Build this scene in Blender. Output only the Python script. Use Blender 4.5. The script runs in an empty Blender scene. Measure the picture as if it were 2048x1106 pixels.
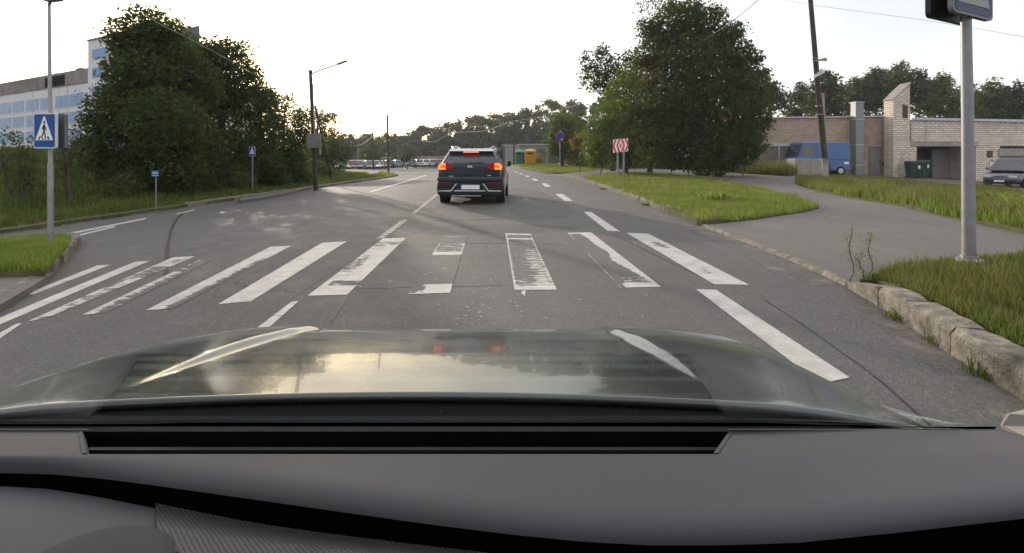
import bpy, bmesh, math, random
import numpy as np
from mathutils import Vector, Matrix
from mathutils.geometry import delaunay_2d_cdt
R = math.radians
random.seed(7); rng = np.random.default_rng(7)
S = bpy.context.scene
COL = S.collection
# ------------------------------------------------------------------ camera, sky, sun, exposure
FX, CX, HY, CH = 1000.0, 1024.0, 319.0, 1.2      # focal length (px of the 2048 photo), centre column, horizon row, camera height
cd = bpy.data.cameras.new('camera'); cam = bpy.data.objects.new('camera', cd); COL.objects.link(cam)
cd.type = 'PERSP'; cd.sensor_fit = 'HORIZONTAL'; cd.sensor_width = 36; cd.lens = 36 * FX / 2048
cd.shift_y = -(553 - HY) / 2048
cd.clip_start = 0.02; cd.clip_end = 3000
cam.location = (0, 0, CH); cam.rotation_euler = (R(90), 0, 0)
S.camera = cam
SUN_EL, SUN_AZ = 11.5, -29.0                      # low sun behind the big trees on the left
w = bpy.data.worlds.new('World'); S.world = w; w.use_nodes = True
nt = w.node_tree; nt.nodes.clear()
out = nt.nodes.new('ShaderNodeOutputWorld'); bg = nt.nodes.new('ShaderNodeBackground')
sky = nt.nodes.new('ShaderNodeTexSky'); sky.sky_type = 'NISHITA'; sky.sun_disc = False
sky.sun_elevation = R(SUN_EL); sky.sun_rotation = R(SUN_AZ); sky.air_density = 1.0; sky.dust_density = 2.5; sky.ozone_density = 1.0
# thin high cloud, whitening the sky in soft patches
tc = nt.nodes.new('ShaderNodeTexCoord'); mp = nt.nodes.new('ShaderNodeMapping'); mp.inputs['Scale'].default_value = (1.0, 1.0, 2.6)
nz = nt.nodes.new('ShaderNodeTexNoise'); nz.inputs['Scale'].default_value = 2.3; nz.inputs['Detail'].default_value = 5; nz.inputs['Roughness'].default_value = .5
cr = nt.nodes.new('ShaderNodeMapRange'); cr.inputs['From Min'].default_value = .36; cr.inputs['From Max'].default_value = .66
cr.inputs['To Min'].default_value = .42; cr.inputs['To Max'].default_value = .9
mx = nt.nodes.new('ShaderNodeMix'); mx.data_type = 'RGBA'; mx.inputs['B'].default_value = (9.2, 8.95, 8.95, 1)
nt.links.new(tc.outputs['Generated'], mp.inputs['Vector']); nt.links.new(mp.outputs[0], nz.inputs['Vector'])
nt.links.new(nz.outputs['Fac'], cr.inputs['Value']); nt.links.new(cr.outputs[0], mx.inputs['Factor'])
nt.links.new(sky.outputs[0], mx.inputs['A']); nt.links.new(mx.outputs['Result'], bg.inputs['Color'])
bg.inputs['Strength'].default_value = 0.13
nt.links.new(bg.outputs[0], out.inputs['Surface'])
sl = bpy.data.lights.new('sun', 'SUN'); sun = bpy.data.objects.new('sun', sl); COL.objects.link(sun)
sl.energy = 2.9; sl.angle = R(0.6); sl.color = (1.0, .88, .74)
sd = Vector((math.sin(R(SUN_AZ)) * math.cos(R(SUN_EL)), math.cos(R(SUN_AZ)) * math.cos(R(SUN_EL)), math.sin(R(SUN_EL))))
sun.rotation_euler = sd.to_track_quat('Z', 'Y').to_euler(); sun.location = sd * 60
vs = S.view_settings
vs.view_transform = 'Standard'; vs.look = 'None'; vs.gamma = 1; vs.exposure = 0.48; vs.use_curve_mapping = False
cy = S.cycles
cy.use_denoising = True; cy.max_bounces = 8; cy.transparent_max_bounces = 16; cy.diffuse_bounces = 3; cy.glossy_bounces = 4
cy.transmission_bounces = 4; cy.volume_bounces = 0; cy.sample_clamp_indirect = 6; cy.use_adaptive_sampling = True; cy.adaptive_threshold = .02
cy.caustics_reflective = False; cy.caustics_refractive = False

# ------------------------------------------------------------------ terrain and projection
def sst(a, b, x):
    t = np.clip((x - a) / (b - a), 0, 1); return t * t * (3 - 2 * t)
def soft(x, k=1.2): return k * np.logaddexp(0, np.asarray(x, float) / k)
def g(x, y):
    x = np.asarray(x, float); y = np.asarray(y, float)
    z = -0.55 * np.tanh(soft(-x - 4.3, .8) / 5.5)
    z = z + .6 * sst(20, 60, y) * sst(-4, 3, x)
    z = z - .05 * soft(x - 6 - .35 * y, 1.5) * sst(70, 50, y)
    z = z + .20 * np.minimum(soft(-x - 12.6, .4), 10) * sst(52, 40, y)
    return z
def gz(x, y): return float(g(x, y))
def G(px, py, off=0.0):
    """the ground point seen at a photo pixel"""
    k = (py - HY) / FX; y = (CH - off) / k if k > 1e-4 else 150
    for _ in range(60):
        x = (px - CX) / FX * y
        y2 = (CH - off - gz(x, y)) / max(k, 1e-4)
        y = .6 * y + .4 * min(max(y2, .3), 200)
    return ((px - CX) / FX * y, y)
def P(px, py, D): return Vector(((px - CX) / FX * D, D, CH + (HY - py) / FX * D))
def Gp(pts, off=0.0): return [G(a, b, off) for a, b in pts]

# ------------------------------------------------------------------ objects
def tag(o, label=None, cat=None, group=None, kind=None):
    if label: o['label'] = label
    if cat: o['category'] = cat
    if group: o['group'] = group
    if kind: o['kind'] = kind
    return o
def thing(name, label, cat, loc=(0, 0, 0), rz=0.0, group=None):
    o = bpy.data.objects.new(name, None); COL.objects.link(o); o.location = loc; o.rotation_euler = (0, 0, rz)
    o.empty_display_size = .2
    return tag(o, label, cat, group)
def setm(me, m):
    for q in (m if isinstance(m, (list, tuple)) else [m]): me.materials.append(q)
def pyobj(name, verts, faces, m, parent=None, smooth=False, label=None):
    me = bpy.data.meshes.new(name); me.from_pydata([tuple(v) for v in verts], [], [tuple(f) for f in faces]); me.update()
    setm(me, m)
    if smooth: me.polygons.foreach_set('use_smooth', [True] * len(me.polygons))
    o = bpy.data.objects.new(name, me); COL.objects.link(o)
    if parent: o.parent = parent
    if label: o['label'] = label
    return o
class MB:
    """collects shapes of one part"""
    def __init__(s): s.v = []; s.f = []; s.mi = []
    def add(s, v, f, mi=0):
        b = len(s.v); s.v += [tuple(q) for q in v]; s.f += [tuple(b + i for i in q) for q in f]; s.mi += [mi] * len(f); return s
    def box(s, x0, x1, y0, y1, z0, z1, mi=0):
        return s.add([(x0,y0,z0),(x1,y0,z0),(x1,y1,z0),(x0,y1,z0),(x0,y0,z1),(x1,y0,z1),(x1,y1,z1),(x0,y1,z1)],
                     [(0,3,2,1),(4,5,6,7),(0,1,5,4),(1,2,6,5),(2,3,7,6),(3,0,4,7)], mi)
    def cbox(s, c, d, mi=0): return s.box(c[0]-d[0]/2, c[0]+d[0]/2, c[1]-d[1]/2, c[1]+d[1]/2, c[2]-d[2]/2, c[2]+d[2]/2, mi)
    def tube(s, pts, rad, n=8, mi=0, caps=True):
        pts = [Vector(p) for p in pts]
        if not isinstance(rad, (list, tuple)): rad = [rad] * len(pts)
        rings = []
        for i, p in enumerate(pts):
            d = (pts[min(i+1, len(pts)-1)] - pts[max(i-1, 0)]).normalized()
            a = Vector((0, 0, 1)) if abs(d.z) < .9 else Vector((1, 0, 0))
            u = d.cross(a).normalized(); v = d.cross(u)
            rings.append([p + (u * math.cos(2*math.pi*k/n) + v * math.sin(2*math.pi*k/n)) * rad[i] for k in range(n)])
        V = [q for r in rings for q in r]; F = []
        for i in range(len(pts)-1):
            for k in range(n): F.append((i*n+k, i*n+(k+1) % n, (i+1)*n+(k+1) % n, (i+1)*n+k))
        if caps: F.append(tuple(range(n))[::-1]); F.append(tuple((len(pts)-1)*n+k for k in range(n)))
        return s.add(V, F, mi)
    def prism(s, poly, y0, y1, mi=0, axis='y'):
        """polygon in (x,z) pushed along y (or (y,z) along x, or (x,y) along z)"""
        n = len(poly)
        mk = {'y': lambda a, b, t: (a, t, b), 'x': lambda a, b, t: (t, a, b), 'z': lambda a, b, t: (a, b, t)}[axis]
        V = [mk(a, b, y0) for a, b in poly] + [mk(a, b, y1) for a, b in poly]
        F = [tuple(range(n)), tuple(range(2*n-1, n-1, -1))] + [(i, i+n, (i+1) % n+n, (i+1) % n) for i in range(n)]
        return s.add(V, F, mi)
    def build(s, name, m, parent=None, smooth=False, label=None, bevel=0, loc=None):
        o = pyobj(name, s.v, s.f, m, parent, smooth, label)
        if any(s.mi): o.data.polygons.foreach_set('material_index', s.mi)
        bm = bmesh.new(); bm.from_mesh(o.data); bmesh.ops.recalc_face_normals(bm, faces=bm.faces); bm.to_mesh(o.data); bm.free()
        if bevel:
            b = o.modifiers.new('bevel', 'BEVEL'); b.width = bevel; b.segments = 2; b.limit_method = 'ANGLE'
        if smooth:
            try: o.data.set_sharp_from_angle(angle=R(42))
            except Exception: pass
        if loc is not None: o.location = loc
        return o
def copy_tree(o, parent=None):
    c = o.copy(); COL.objects.link(c); c.parent = parent
    for ch in list(o.children): copy_tree(ch, c)
    return c
def inpoly(x, y, poly):
    x = np.asarray(x); y = np.asarray(y); r = np.zeros(x.shape, bool); n = len(poly)
    for i in range(n):
        x0, y0 = poly[i]; x1, y1 = poly[(i+1) % n]
        if y0 == y1: continue
        c = ((y0 > y) != (y1 > y)) & (x < (x1-x0) * (y-y0) / (y1-y0) + x0); r ^= c
    return r
def densify(poly, step, closed=True):
    o = []; n = len(poly)
    for i in range(n if closed else n-1):
        a = poly[i]; b = poly[(i+1) % n]; d = math.hypot(b[0]-a[0], b[1]-a[1]); k = max(1, int(d/step))
        o += [(a[0]+(b[0]-a[0])*t/k, a[1]+(b[1]-a[1])*t/k) for t in range(k)]
    if not closed: o.append(poly[-1])
    return o
def smooth_line(pts, it=2, closed=False):
    for _ in range(it):
        o = [] if closed else [pts[0]]
        n = len(pts)
        for i in range(n if closed else n-1):
            a, b = pts[i], pts[(i+1) % n]
            o += [(a[0]*.75+b[0]*.25, a[1]*.75+b[1]*.25), (a[0]*.25+b[0]*.75, a[1]*.25+b[1]*.75)]
        if not closed: o.append(pts[-1])
        pts = o
    return pts
def inset(poly, d):
    n = len(poly); A = sum(poly[i][0]*poly[(i+1) % n][1] - poly[(i+1) % n][0]*poly[i][1] for i in range(n)); s_ = 1 if A > 0 else -1; o = []
    for i in range(n):
        a, b, c = Vector(poly[i-1][:2]), Vector(poly[i][:2]), Vector(poly[(i+1) % n][:2]); t = ((b-a).normalized() + (c-b).normalized())
        t = t.normalized() if t.length > 1e-6 else (c-b).normalized(); q = b + Vector((-t.y, t.x))*d*s_; o.append((q.x, q.y))
    return o
def sheet(name, poly, off, m, step=1.0, kind='structure', bump=0.0, rim=None, depth=.2):
    """a sheet that follows the terrain; off = metres above it"""
    poly = densify(poly, step)
    n = len(poly); xs = [p[0] for p in poly]; ys = [p[1] for p in poly]
    gx, gy = np.meshgrid(np.arange(min(xs), max(xs), step), np.arange(min(ys), max(ys), step))
    gx = gx.ravel() + rng.uniform(-.15, .15, gx.size)*step; gy = gy.ravel() + rng.uniform(-.15, .15, gy.size)*step
    k = inpoly(gx, gy, poly); pts = [Vector(p) for p in poly] + [Vector((a, b)) for a, b in zip(gx[k], gy[k])]
    vo, _, fo, *_ = delaunay_2d_cdt(pts, [(i, (i+1) % n) for i in range(n)], [list(range(n))], 1, 1e-5)
    V = [(v.x, v.y, gz(v.x, v.y) + (off(v.x, v.y) if callable(off) else off)) for v in vo]
    if bump: 
        V = [(a, b, c + bump * (math.sin(a*1.7+b*.9) + math.sin(b*2.3-a*.6)) * .5) for a, b, c in V]
    nv = len(V); F = [tuple(f) for f in fo]
    # skirt
    es = {}
    for f in F:
        for i in range(len(f)):
            e = (f[i], f[(i+1) % len(f)]); es[e] = 1
    V += [(a, b, c - depth) for a, b, c in V]
    for (a, b) in list(es):
        if (b, a) not in es: F.append((b, a, a+nv, b+nv))
    used = sorted({i for f in F for i in f}); mp_ = {u: i for i, u in enumerate(used)}
    o = pyobj(name, [V[u] for u in used], [tuple(mp_[i] for i in f) for f in F], m)
    tag(o, kind=kind); return o

# ------------------------------------------------------------------ materials
class NT:
    def __init__(s, name):
        s.m = bpy.data.materials.new(name); s.m.use_nodes = True; s.t = s.m.node_tree; s.t.nodes.clear()
        s.out = s.n('OutputMaterial'); s.b = s.n('BsdfPrincipled'); s.l(s.b.outputs[0], s.out.inputs['Surface'])
    def n(s, t, **k):
        q = s.t.nodes.new('ShaderNode' + t)
        for a, b in k.items(): setattr(q, a, b)
        return q
    def l(s, a, b): s.t.links.new(a, b)
    def set(s, node, key, val):
        if isinstance(val, bpy.types.NodeSocket): s.l(val, node.inputs[key])
        else: node.inputs[key].default_value = val
    def pos(s):
        q = s.n('NewGeometry'); return q.outputs['Position']
    def obj(s): return s.n('TexCoord').outputs['Object']
    def mapping(s, v, scale=(1,1,1), rot=(0,0,0), loc=(0,0,0)):
        q = s.n('Mapping'); s.l(v, q.inputs[0]); q.inputs['Scale'].default_value = scale; q.inputs['Rotation'].default_value = rot; q.inputs['Location'].default_value = loc
        return q.outputs[0]
    def noise(s, v, scale, detail=3, rough=.5, dist=0):
        q = s.n('TexNoise'); s.l(v, q.inputs['Vector']); q.inputs['Scale'].default_value = scale; q.inputs['Detail'].default_value = detail
        q.inputs['Roughness'].default_value = rough; q.inputs['Distortion'].default_value = dist; return q.outputs['Fac']
    def ramp(s, f, a, b, x0=0., x1=1.):
        q = s.n('MapRange'); s.set(q, 'Value', f)
        for k_, v_ in (('From Min', a), ('From Max', b), ('To Min', x0), ('To Max', x1)): s.set(q, k_, v_)
        return q.outputs[0]
    def mix(s, f, a, b, mode='MIX'):
        q = s.n('Mix', data_type='RGBA', blend_type=mode); s.set(q, 'Factor', f)
        for k_, v_ in (('A', a), ('B', b)):
            if isinstance(v_, tuple) and len(v_) == 3: v_ = v_ + (1,)
            s.set(q, k_, v_)
        return q.outputs['Result']
    def math(s, op, a, b=0.):
        q = s.n('Math', operation=op); s.set(q, 0, a); s.set(q, 1, b); return q.outputs[0]
    def bump(s, h, strength=.3, dist=.01):
        q = s.n('Bump'); s.l(h, q.inputs['Height']); q.inputs['Strength'].default_value = strength; q.inputs['Distance'].default_value = dist
        s.l(q.outputs[0], s.b.inputs['Normal'])
def simple(name, c, rough=.5, metal=0., var=.15, scale=6., bump=0., coat=0., coord='obj', spec=None, dirt=None):
    t = NT(name); v = t.obj() if coord == 'obj' else t.pos()
    f = t.noise(v, scale, 4, .6)
    f2 = t.ramp(f, .3, .7)
    lo = tuple(max(0, q * (1 - var)) for q in c); hi = tuple(min(1, q * (1 + var)) for q in c)
    col = t.mix(f2, lo, hi)
    if dirt:
        col = t.mix(t.ramp(t.noise(v, scale * .37, 5, .65), .5, .75, 0, dirt[3]), col, dirt[:3])
    t.set(t.b, 'Base Color', col); t.b.inputs['Metallic'].default_value = metal
    t.set(t.b, 'Roughness', t.ramp(f, .3, .7, max(.02, rough - .06), min(1, rough + .06)))
    if coat: t.b.inputs['Coat Weight'].default_value = coat; t.b.inputs['Coat Roughness'].default_value = .04
    t.b.inputs['Specular IOR Level'].default_value = spec if spec is not None else (.5 if coat else .25)
    if bump: t.bump(t.noise(v, scale * 5, 3), bump, .01)
    return t.m
def emis(name, c, s, base=None):
    t = NT(name); f = t.noise(t.obj(), 30, 2)
    t.set(t.b, 'Base Color', t.mix(f, base or c, tuple(q*.85 for q in (base or c))))
    t.b.inputs['Emission Color'].default_value = c + (1,); t.b.inputs['Emission Strength'].default_value = s; t.b.inputs['Roughness'].default_value = .25
    return t.m
def leafmat(name, cols, trans=.35, patch=.6, pscale=.6):
    """cols: dark, mid, light (leaf's own colour), patchy by clump and by leaf"""
    t = NT(name); gmt = t.n('NewGeometry'); r = gmt.outputs['Random Per Island']
    cl = t.noise(gmt.outputs['Position'], pscale, 2)
    f = t.math('ADD', t.math('MULTIPLY', t.ramp(cl, .3, .7), patch), t.math('MULTIPLY', r, 1 - patch))
    c1 = t.mix(t.ramp(f, 0, .5), cols[0], cols[1]); c2 = t.mix(t.ramp(f, .5, 1.), c1, cols[2])
    t.set(t.b, 'Base Color', c2); t.b.inputs['Roughness'].default_value = .55; t.b.inputs['Specular IOR Level'].default_value = .12
    tr = t.n('BsdfTranslucent'); tc_ = t.mix(.5, c2, (.25, .32, .04)); t.l(tc_, tr.inputs['Color'])
    ms = t.n('MixShader'); ms.inputs[0].default_value = trans; t.l(t.b.outputs[0], ms.inputs[1]); t.l(tr.outputs[0], ms.inputs[2]); t.l(ms.outputs[0], t.out.inputs['Surface'])
    return t.m

def asphalt_nodes(t, tone=1.0, warm=0.0):
    p = t.pos()
    big = t.noise(p, .35, 4, .6); mid = t.noise(p, 2.2, 5, .65); fine = t.noise(p, 130, 2, .6)
    streak = t.noise(t.mapping(p, (1.6, .07, 1)), 1.3, 4, .6)
    c = t.mix(t.ramp(big, .3, .7), (.060*tone, .060*tone, .059*tone), (.098*tone, .095*tone, .089*tone))
    c = t.mix(t.ramp(streak, .35, .7, 0, .55), c, (.050*tone, .050*tone, .051*tone))
    c = t.mix(t.ramp(mid, .45, .75, 0, .35), c, (.125*tone, .118*tone, .105*tone))
    vo = t.n('TexVoronoi'); t.l(p, vo.inputs['Vector']); vo.inputs['Scale'].default_value = 85
    sp = t.ramp(vo.outputs['Color'], .55, 1.0, 0, .55)
    c = t.mix(sp, c, (.21*tone, .20*tone, .185*tone))
    c = t.mix(t.ramp(fine, .42, .3, 0, .5), c, (.02, .02, .02))
    h = t.math('ADD', t.math('MULTIPLY', vo.outputs['Distance'], .7), fine)
    # hairline cracks
    vc = t.n('TexVoronoi', feature='DISTANCE_TO_EDGE'); wv = t.n('VectorMath', operation='ADD')
    nn = t.n('TexNoise'); t.l(p, nn.inputs['Vector']); nn.inputs['Scale'].default_value = 1.6; nn.inputs['Detail'].default_value = 5
    sc = t.n('VectorMath', operation='SCALE'); t.l(nn.outputs['Color'], sc.inputs[0]); sc.inputs['Scale'].default_value = .9
    t.l(p, wv.inputs[0]); t.l(sc.outputs[0], wv.inputs[1]); t.l(wv.outputs[0], vc.inputs['Vector']); vc.inputs['Scale'].default_value = .33
    ck = t.math('MULTIPLY', t.ramp(vc.outputs['Distance'], .0035, .0015), t.ramp(t.noise(p, .5, 2), .5, .56))
    c = t.mix(t.math('MULTIPLY', ck, .75), c, (.018, .017, .016))
    rough = t.ramp(mid, .3, .7, .62, .82)
    return c, rough, h
def asphalt(name, tone=1.0, tint=None, bumpy=.5):
    t = NT(name); c, r, h = asphalt_nodes(t, tone)
    if tint: c = t.mix(1., c, tint, 'MULTIPLY')
    t.set(t.b, 'Base Color', c); t.set(t.b, 'Roughness', r); t.bump(h, bumpy, .006); t.b.inputs['Specular IOR Level'].default_value = .45
    return t.m
def paintmat():
    t = NT('road paint'); c, r, h = asphalt_nodes(t, .90)
    at = t.n('Attribute', attribute_name='keep'); k = at.outputs['Fac']; p = t.pos()
    a = t.noise(t.mapping(p, (.45, 1.25, 1)), 14, 6, .72); a2 = t.noise(p, 60, 3, .7)
    q = t.math('ADD', t.math('MULTIPLY', a, .75), t.math('MULTIPLY', a2, .25))
    q = t.ramp(q, .34, .66)
    f = t.ramp(t.math('SUBTRACT', k, q), -.06, .06)
    pc = t.mix(t.ramp(t.noise(p, 5, 4), .3, .7), (.36, .35, .32), (.52, .51, .47))
    pc = t.mix(t.ramp(t.noise(p, 25, 5, .7), .45, .75, 0, .7), pc, (.22, .21, .20))
    t.set(t.b, 'Base Color', t.mix(f, c, pc)); t.set(t.b, 'Roughness', t.ramp(f, 0, 1, .72, .5)); t.bump(h, .4, .005)
    return t.m
def brick(name, c1, c2, mortar, bw=.42, bh=.155, axis='xz'):
    t = NT(name); v = t.obj()
    if axis == 'xz':
        sx = t.n('SeparateXYZ'); t.l(v, sx.inputs[0]); cb = t.n('CombineXYZ')
        t.l(t.math('ADD', sx.outputs[0], sx.outputs[1]), cb.inputs[0]); t.l(sx.outputs[2], cb.inputs[1]); v2 = cb.outputs[0]
    else: v2 = v
    b = t.n('TexBrick'); t.l(v2, b.inputs['Vector']); b.inputs['Scale'].default_value = 1; b.inputs['Mortar Size'].default_value = .016
    b.inputs['Brick Width'].default_value = bw; b.inputs['Row Height'].default_value = bh; b.inputs['Mortar Smooth'].default_value = .25
    b.inputs['Color1'].default_value = c1 + (1,); b.inputs['Color2'].default_value = c2 + (1,); b.inputs['Mortar'].default_value = mortar + (1,); b.inputs['Bias'].default_value = -.1
    st = t.noise(t.mapping(v, (.8, .8, .25)), 1.1, 5, .7); c = t.mix(t.ramp(st, .56, .78, 0, .75), b.outputs['Color'], (.12, .065, .05))
    c = t.mix(t.ramp(t.noise(v, .6, 3), .45, .75, 0, .4), c, (.2, .17, .14))
    t.set(t.b, 'Base Color', c); t.b.inputs['Roughness'].default_value = .85
    t.bump(b.outputs['Fac'], .5, -.02)
    return t.m
def glassmat(name, c=(.02, .025, .03), rough=.06):
    t = NT(name); f = t.noise(t.obj(), 3, 3)
    t.set(t.b, 'Base Color', t.mix(f, c, tuple(q*1.6 for q in c))); t.b.inputs['Roughness'].default_value = rough; t.b.inputs['Specular IOR Level'].default_value = .8
    return t.m
M = {}
M['asphalt'] = asphalt('asphalt', .90, (1.0, 1.0, .975))
M['asphalt_path'] = asphalt('path asphalt', 1.25, (1.0, .935, .87))
M['patch'] = asphalt('asphalt patch', .66)
M['paint'] = paintmat()
def pattern():
    t = NT('dimpled asphalt'); c, r, h = asphalt_nodes(t, .90); vo = t.n('TexVoronoi'); t.l(t.mapping(t.pos(), (1, .24, 0), (0, 0, .12)), vo.inputs['Vector']); vo.inputs['Scale'].default_value = 9; vo.inputs['Randomness'].default_value = .25
    f = t.math('MULTIPLY', t.ramp(vo.outputs['Distance'], .42, .22), t.ramp(t.noise(t.pos(), .7, 3), .35, .6, .25, .7))
    t.set(t.b, 'Base Color', t.mix(f, c, (.030, .031, .032))); t.set(t.b, 'Roughness', r); t.bump(h, .5, .006); return t.m
M['dimple'] = pattern()
M['tar'] = simple('tar seam', (.02, .02, .02), .55, scale=20)
M['kerb'] = simple('kerb concrete', (.185, .168, .138), .92, var=.5, scale=11, bump=1.2, dirt=(.05, .05, .036, .95), coord='pos')
M['soil'] = simple('soil under grass', (.07, .072, .032), .95, var=.4, scale=2.5, bump=.6, dirt=(.12, .09, .05, .7), coord='pos')
def gritmat():
    t = NT('gutter grit'); c, r, h = asphalt_nodes(t, .90); f = t.noise(t.pos(), 90, 3, .7); p = t.pos()
    m_ = t.ramp(t.noise(p, 3.5, 6, .75), .50, .68, 0, .85); gc = t.mix(t.ramp(f, .35, .65), (.10, .08, .06), (.27, .22, .17))
    t.set(t.b, 'Base Color', t.mix(m_, c, gc)); t.b.inputs['Roughness'].default_value = .95; t.bump(f, .6, .008); return t.m
M['gravel'] = gritmat()
M['steel'] = simple('galvanised steel', (.26, .26, .27), .45, .5, .18, 9, dirt=(.16, .15, .14, .5))
M['sign_post'] = simple('sign post steel', (.21, .21, .22), .5, .4, .15, 8)
M['wood'] = simple('weathered pole wood', (.055, .042, .034), .9, var=.4, scale=3, bump=.5)
M['concrete'] = simple('concrete', (.30, .28, .26), .9, var=.25, scale=1.5, bump=.4, dirt=(.12, .11, .10, .6))
M['concrete_light'] = simple('pale concrete', (.42, .38, .33), .9, var=.2, scale=1.5, bump=.3, dirt=(.18, .15, .12, .5))
M['blue'] = simple('sign blue', (.006, .065, .25), .45, var=.08, scale=3)
M['sign_white'] = simple('sign white', (.72, .73, .75), .45, var=.06, scale=3)
M['sign_black'] = simple('sign black', (.012, .012, .014), .5)
M['sign_red'] = simple('sign red', (.62, .035, .03), .45, var=.1, scale=3)
M['sign_grey'] = simple('sign back grey', (.14, .14, .17), .5, .3)
M['bark'] = simple('bark', (.085, .065, .05), .95, var=.4, scale=4, bump=.8)
M['rubber'] = simple('tyre rubber', (.014, .014, .015), .85, scale=20)
M['black'] = simple('black plastic', (.014, .015, .017), .6, scale=10)
M['glass'] = glassmat('car glass')
M['chrome'] = simple('bright trim', (.65, .66, .68), .2, .9, .05)
M['alloy'] = simple('alloy rim', (.4, .4, .42), .35, .8)
M['wire'] = simple('pale cable', (.35, .34, .32), .6)
M['wire_dark'] = simple('dark cable', (.05, .05, .05), .6)
# ------------------------------------------------------------------ ground, road, pavements
RK = [(2300, 960), (2150, 868), (2005, 775), (1755, 612), (1690, 573), (1600, 530), (1500, 490), (1384, 446), (1340, 428), (1250, 392), (1180, 368), (1130, 354), (1090, 346), (1045, 338), (1010, 332)]
rk = Gp(RK)
far_r = [(-3.5, 70), (-9, 90), (-21, 112), (-45, 132), (-110, 150)]
far_l = [(-110, 118), (-50, 98), (-30, 86), (-19, 70), (-13.4, 58), (-11.9, 52), (-11.4, 46)]
def ground():
    xs = np.concatenate([np.linspace(-700, -70, 18), np.linspace(-66, 66, 100), np.linspace(70, 700, 18)])
    ys = np.concatenate([np.linspace(-40, 0, 12), np.linspace(1, 110, 100), np.linspace(115, 900, 26)])
    X, Y = np.meshgrid(xs, ys); Z = g(X, np.minimum(Y, 400)) - .10
    Z = Z - .5 * sst(90, 400, np.hypot(X, Y))
    V = np.stack([X.ravel(), Y.ravel(), Z.ravel()], 1); n = len(xs)
    F = [(j*n+i, j*n+i+1, (j+1)*n+i+1, (j+1)*n+i) for j in range(len(ys)-1) for i in range(n-1)]
    tag(pyobj('ground', V, F, M['soil'], smooth=True), kind='structure')
ground()
road_poly = [(-11.4, -8), (3.4, -8), (2.6, 0)] + rk + far_r + far_l
k_ = next(i for i, p in enumerate(rk) if p[1] > 20); f_ = (20-rk[k_-1][1])/(rk[k_][1]-rk[k_-1][1]); xk = rk[k_-1][0] + f_*(rk[k_][0]-rk[k_-1][0])
sheet('road', [(-11.4, -8), (3.4, -8), (2.6, 0)] + rk[:k_] + [(xk, 20), (-11.4, 20)], 0.0, M['asphalt'], .3)
sheet('road_far', [(-11.4, 20), (xk, 20)] + rk[k_:] + far_r + far_l, 0.0, M['asphalt'], .8)
path_poly = [(x + .02, y) for x, y in rk] + [(3, 62), (20, 62), (60, 58), (60, 20), (30, 3), (12, -4), (2.6, -4)]
def kdist(x, y, idx=None):
    x = np.asarray(x, float); y = np.asarray(y, float); b_ = np.full(x.shape, 1e9)
    for i in (idx or range(len(rk)-1)):
        ax, ay = rk[i]; dx, dy = rk[i+1][0]-ax, rk[i+1][1]-ay; t = np.clip(((x-ax)*dx + (y-ay)*dy)/(dx*dx+dy*dy), 0, 1); b_ = np.minimum(b_, np.hypot(ax+dx*t-x, ay+dy*t-y))
    return b_
poff = lambda x, y: .035 + .065 * sst(.15, 2.2, kdist(x, y))
RAISED = [0, 1, 2, 7, 8, 9, 10, 12, 13]
voff = lambda x, y: np.maximum(poff(x, y) + .03, .14 * (1 - sst(.25, 1.1, kdist(x, y, RAISED))))
sheet('footpath', path_poly[2:], poff, M['asphalt_path'], .6)
island_px = [(1152, 356), (1190, 350), (1240, 345), (1330, 347), (1420, 355), (1520, 375), (1600, 394), (1668, 413), (1640, 424), (1560, 434), (1470, 440), (1384, 444), (1340, 425), (1250, 389), (1180, 365)]
island = inset(smooth_line(Gp(island_px, .12), 1, True), .22)
near_px = [(1700, 572), (1762, 578), (1900, 628), (2048, 683), (2350, 800), (2500, 620), (2200, 530), (2048, 515), (1940, 518), (1800, 528), (1720, 552)]
near_v = [(rk[4][0]+.26, rk[4][1]-.05)]
for i in (3, 2, 1, 0):
    a_ = Vector(rk[i]); d_ = (Vector(rk[max(i-1, 0)]) - Vector(rk[min(i+1, len(rk)-1)])).normalized(); q_ = a_ + Vector((-d_.y, d_.x))*.20
    if q_.x < a_.x: q_ = a_ - Vector((-d_.y, d_.x))*.20
    near_v.append((q_.x, q_.y))
near_v = near_v + [(6, 1.2)] + Gp(near_px[5:], .12)
back_px = [(1592, 352), (1590, 366), (1640, 382), (1720, 396), (1800, 409), (1920, 436), (2048, 462), (2400, 560), (2500, 470), (2200, 415), (2048, 396), (1940, 374), (1860, 364), (1780, 355), (1700, 350)]
back_v = Gp(back_px, .14)
far_px = [(1012, 330), (1045, 336), (1090, 344), (1105, 346), (1160, 344), (1215, 339), (1160, 334), (1120, 330)]
far_v = Gp(far_px, .1)
weed_v = Gp([(1150, 333), (1215, 338), (1300, 337), (1400, 341), (1500, 348), (1580, 353), (1596, 350)], .1) + [(26, 39), (14, 52), (6, 60)]
sheet('verge_island', island, voff, M['soil'], .3); sheet('verge_near', near_v, voff, M['soil'], .2)
sheet('verge_back', back_v, .14, M['soil'], .8, bump=.05); sheet('verge_far', far_v, .10, M['soil'], 1.0); sheet('verge_weeds', weed_v, .10, M['soil'], 1.2)
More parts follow.
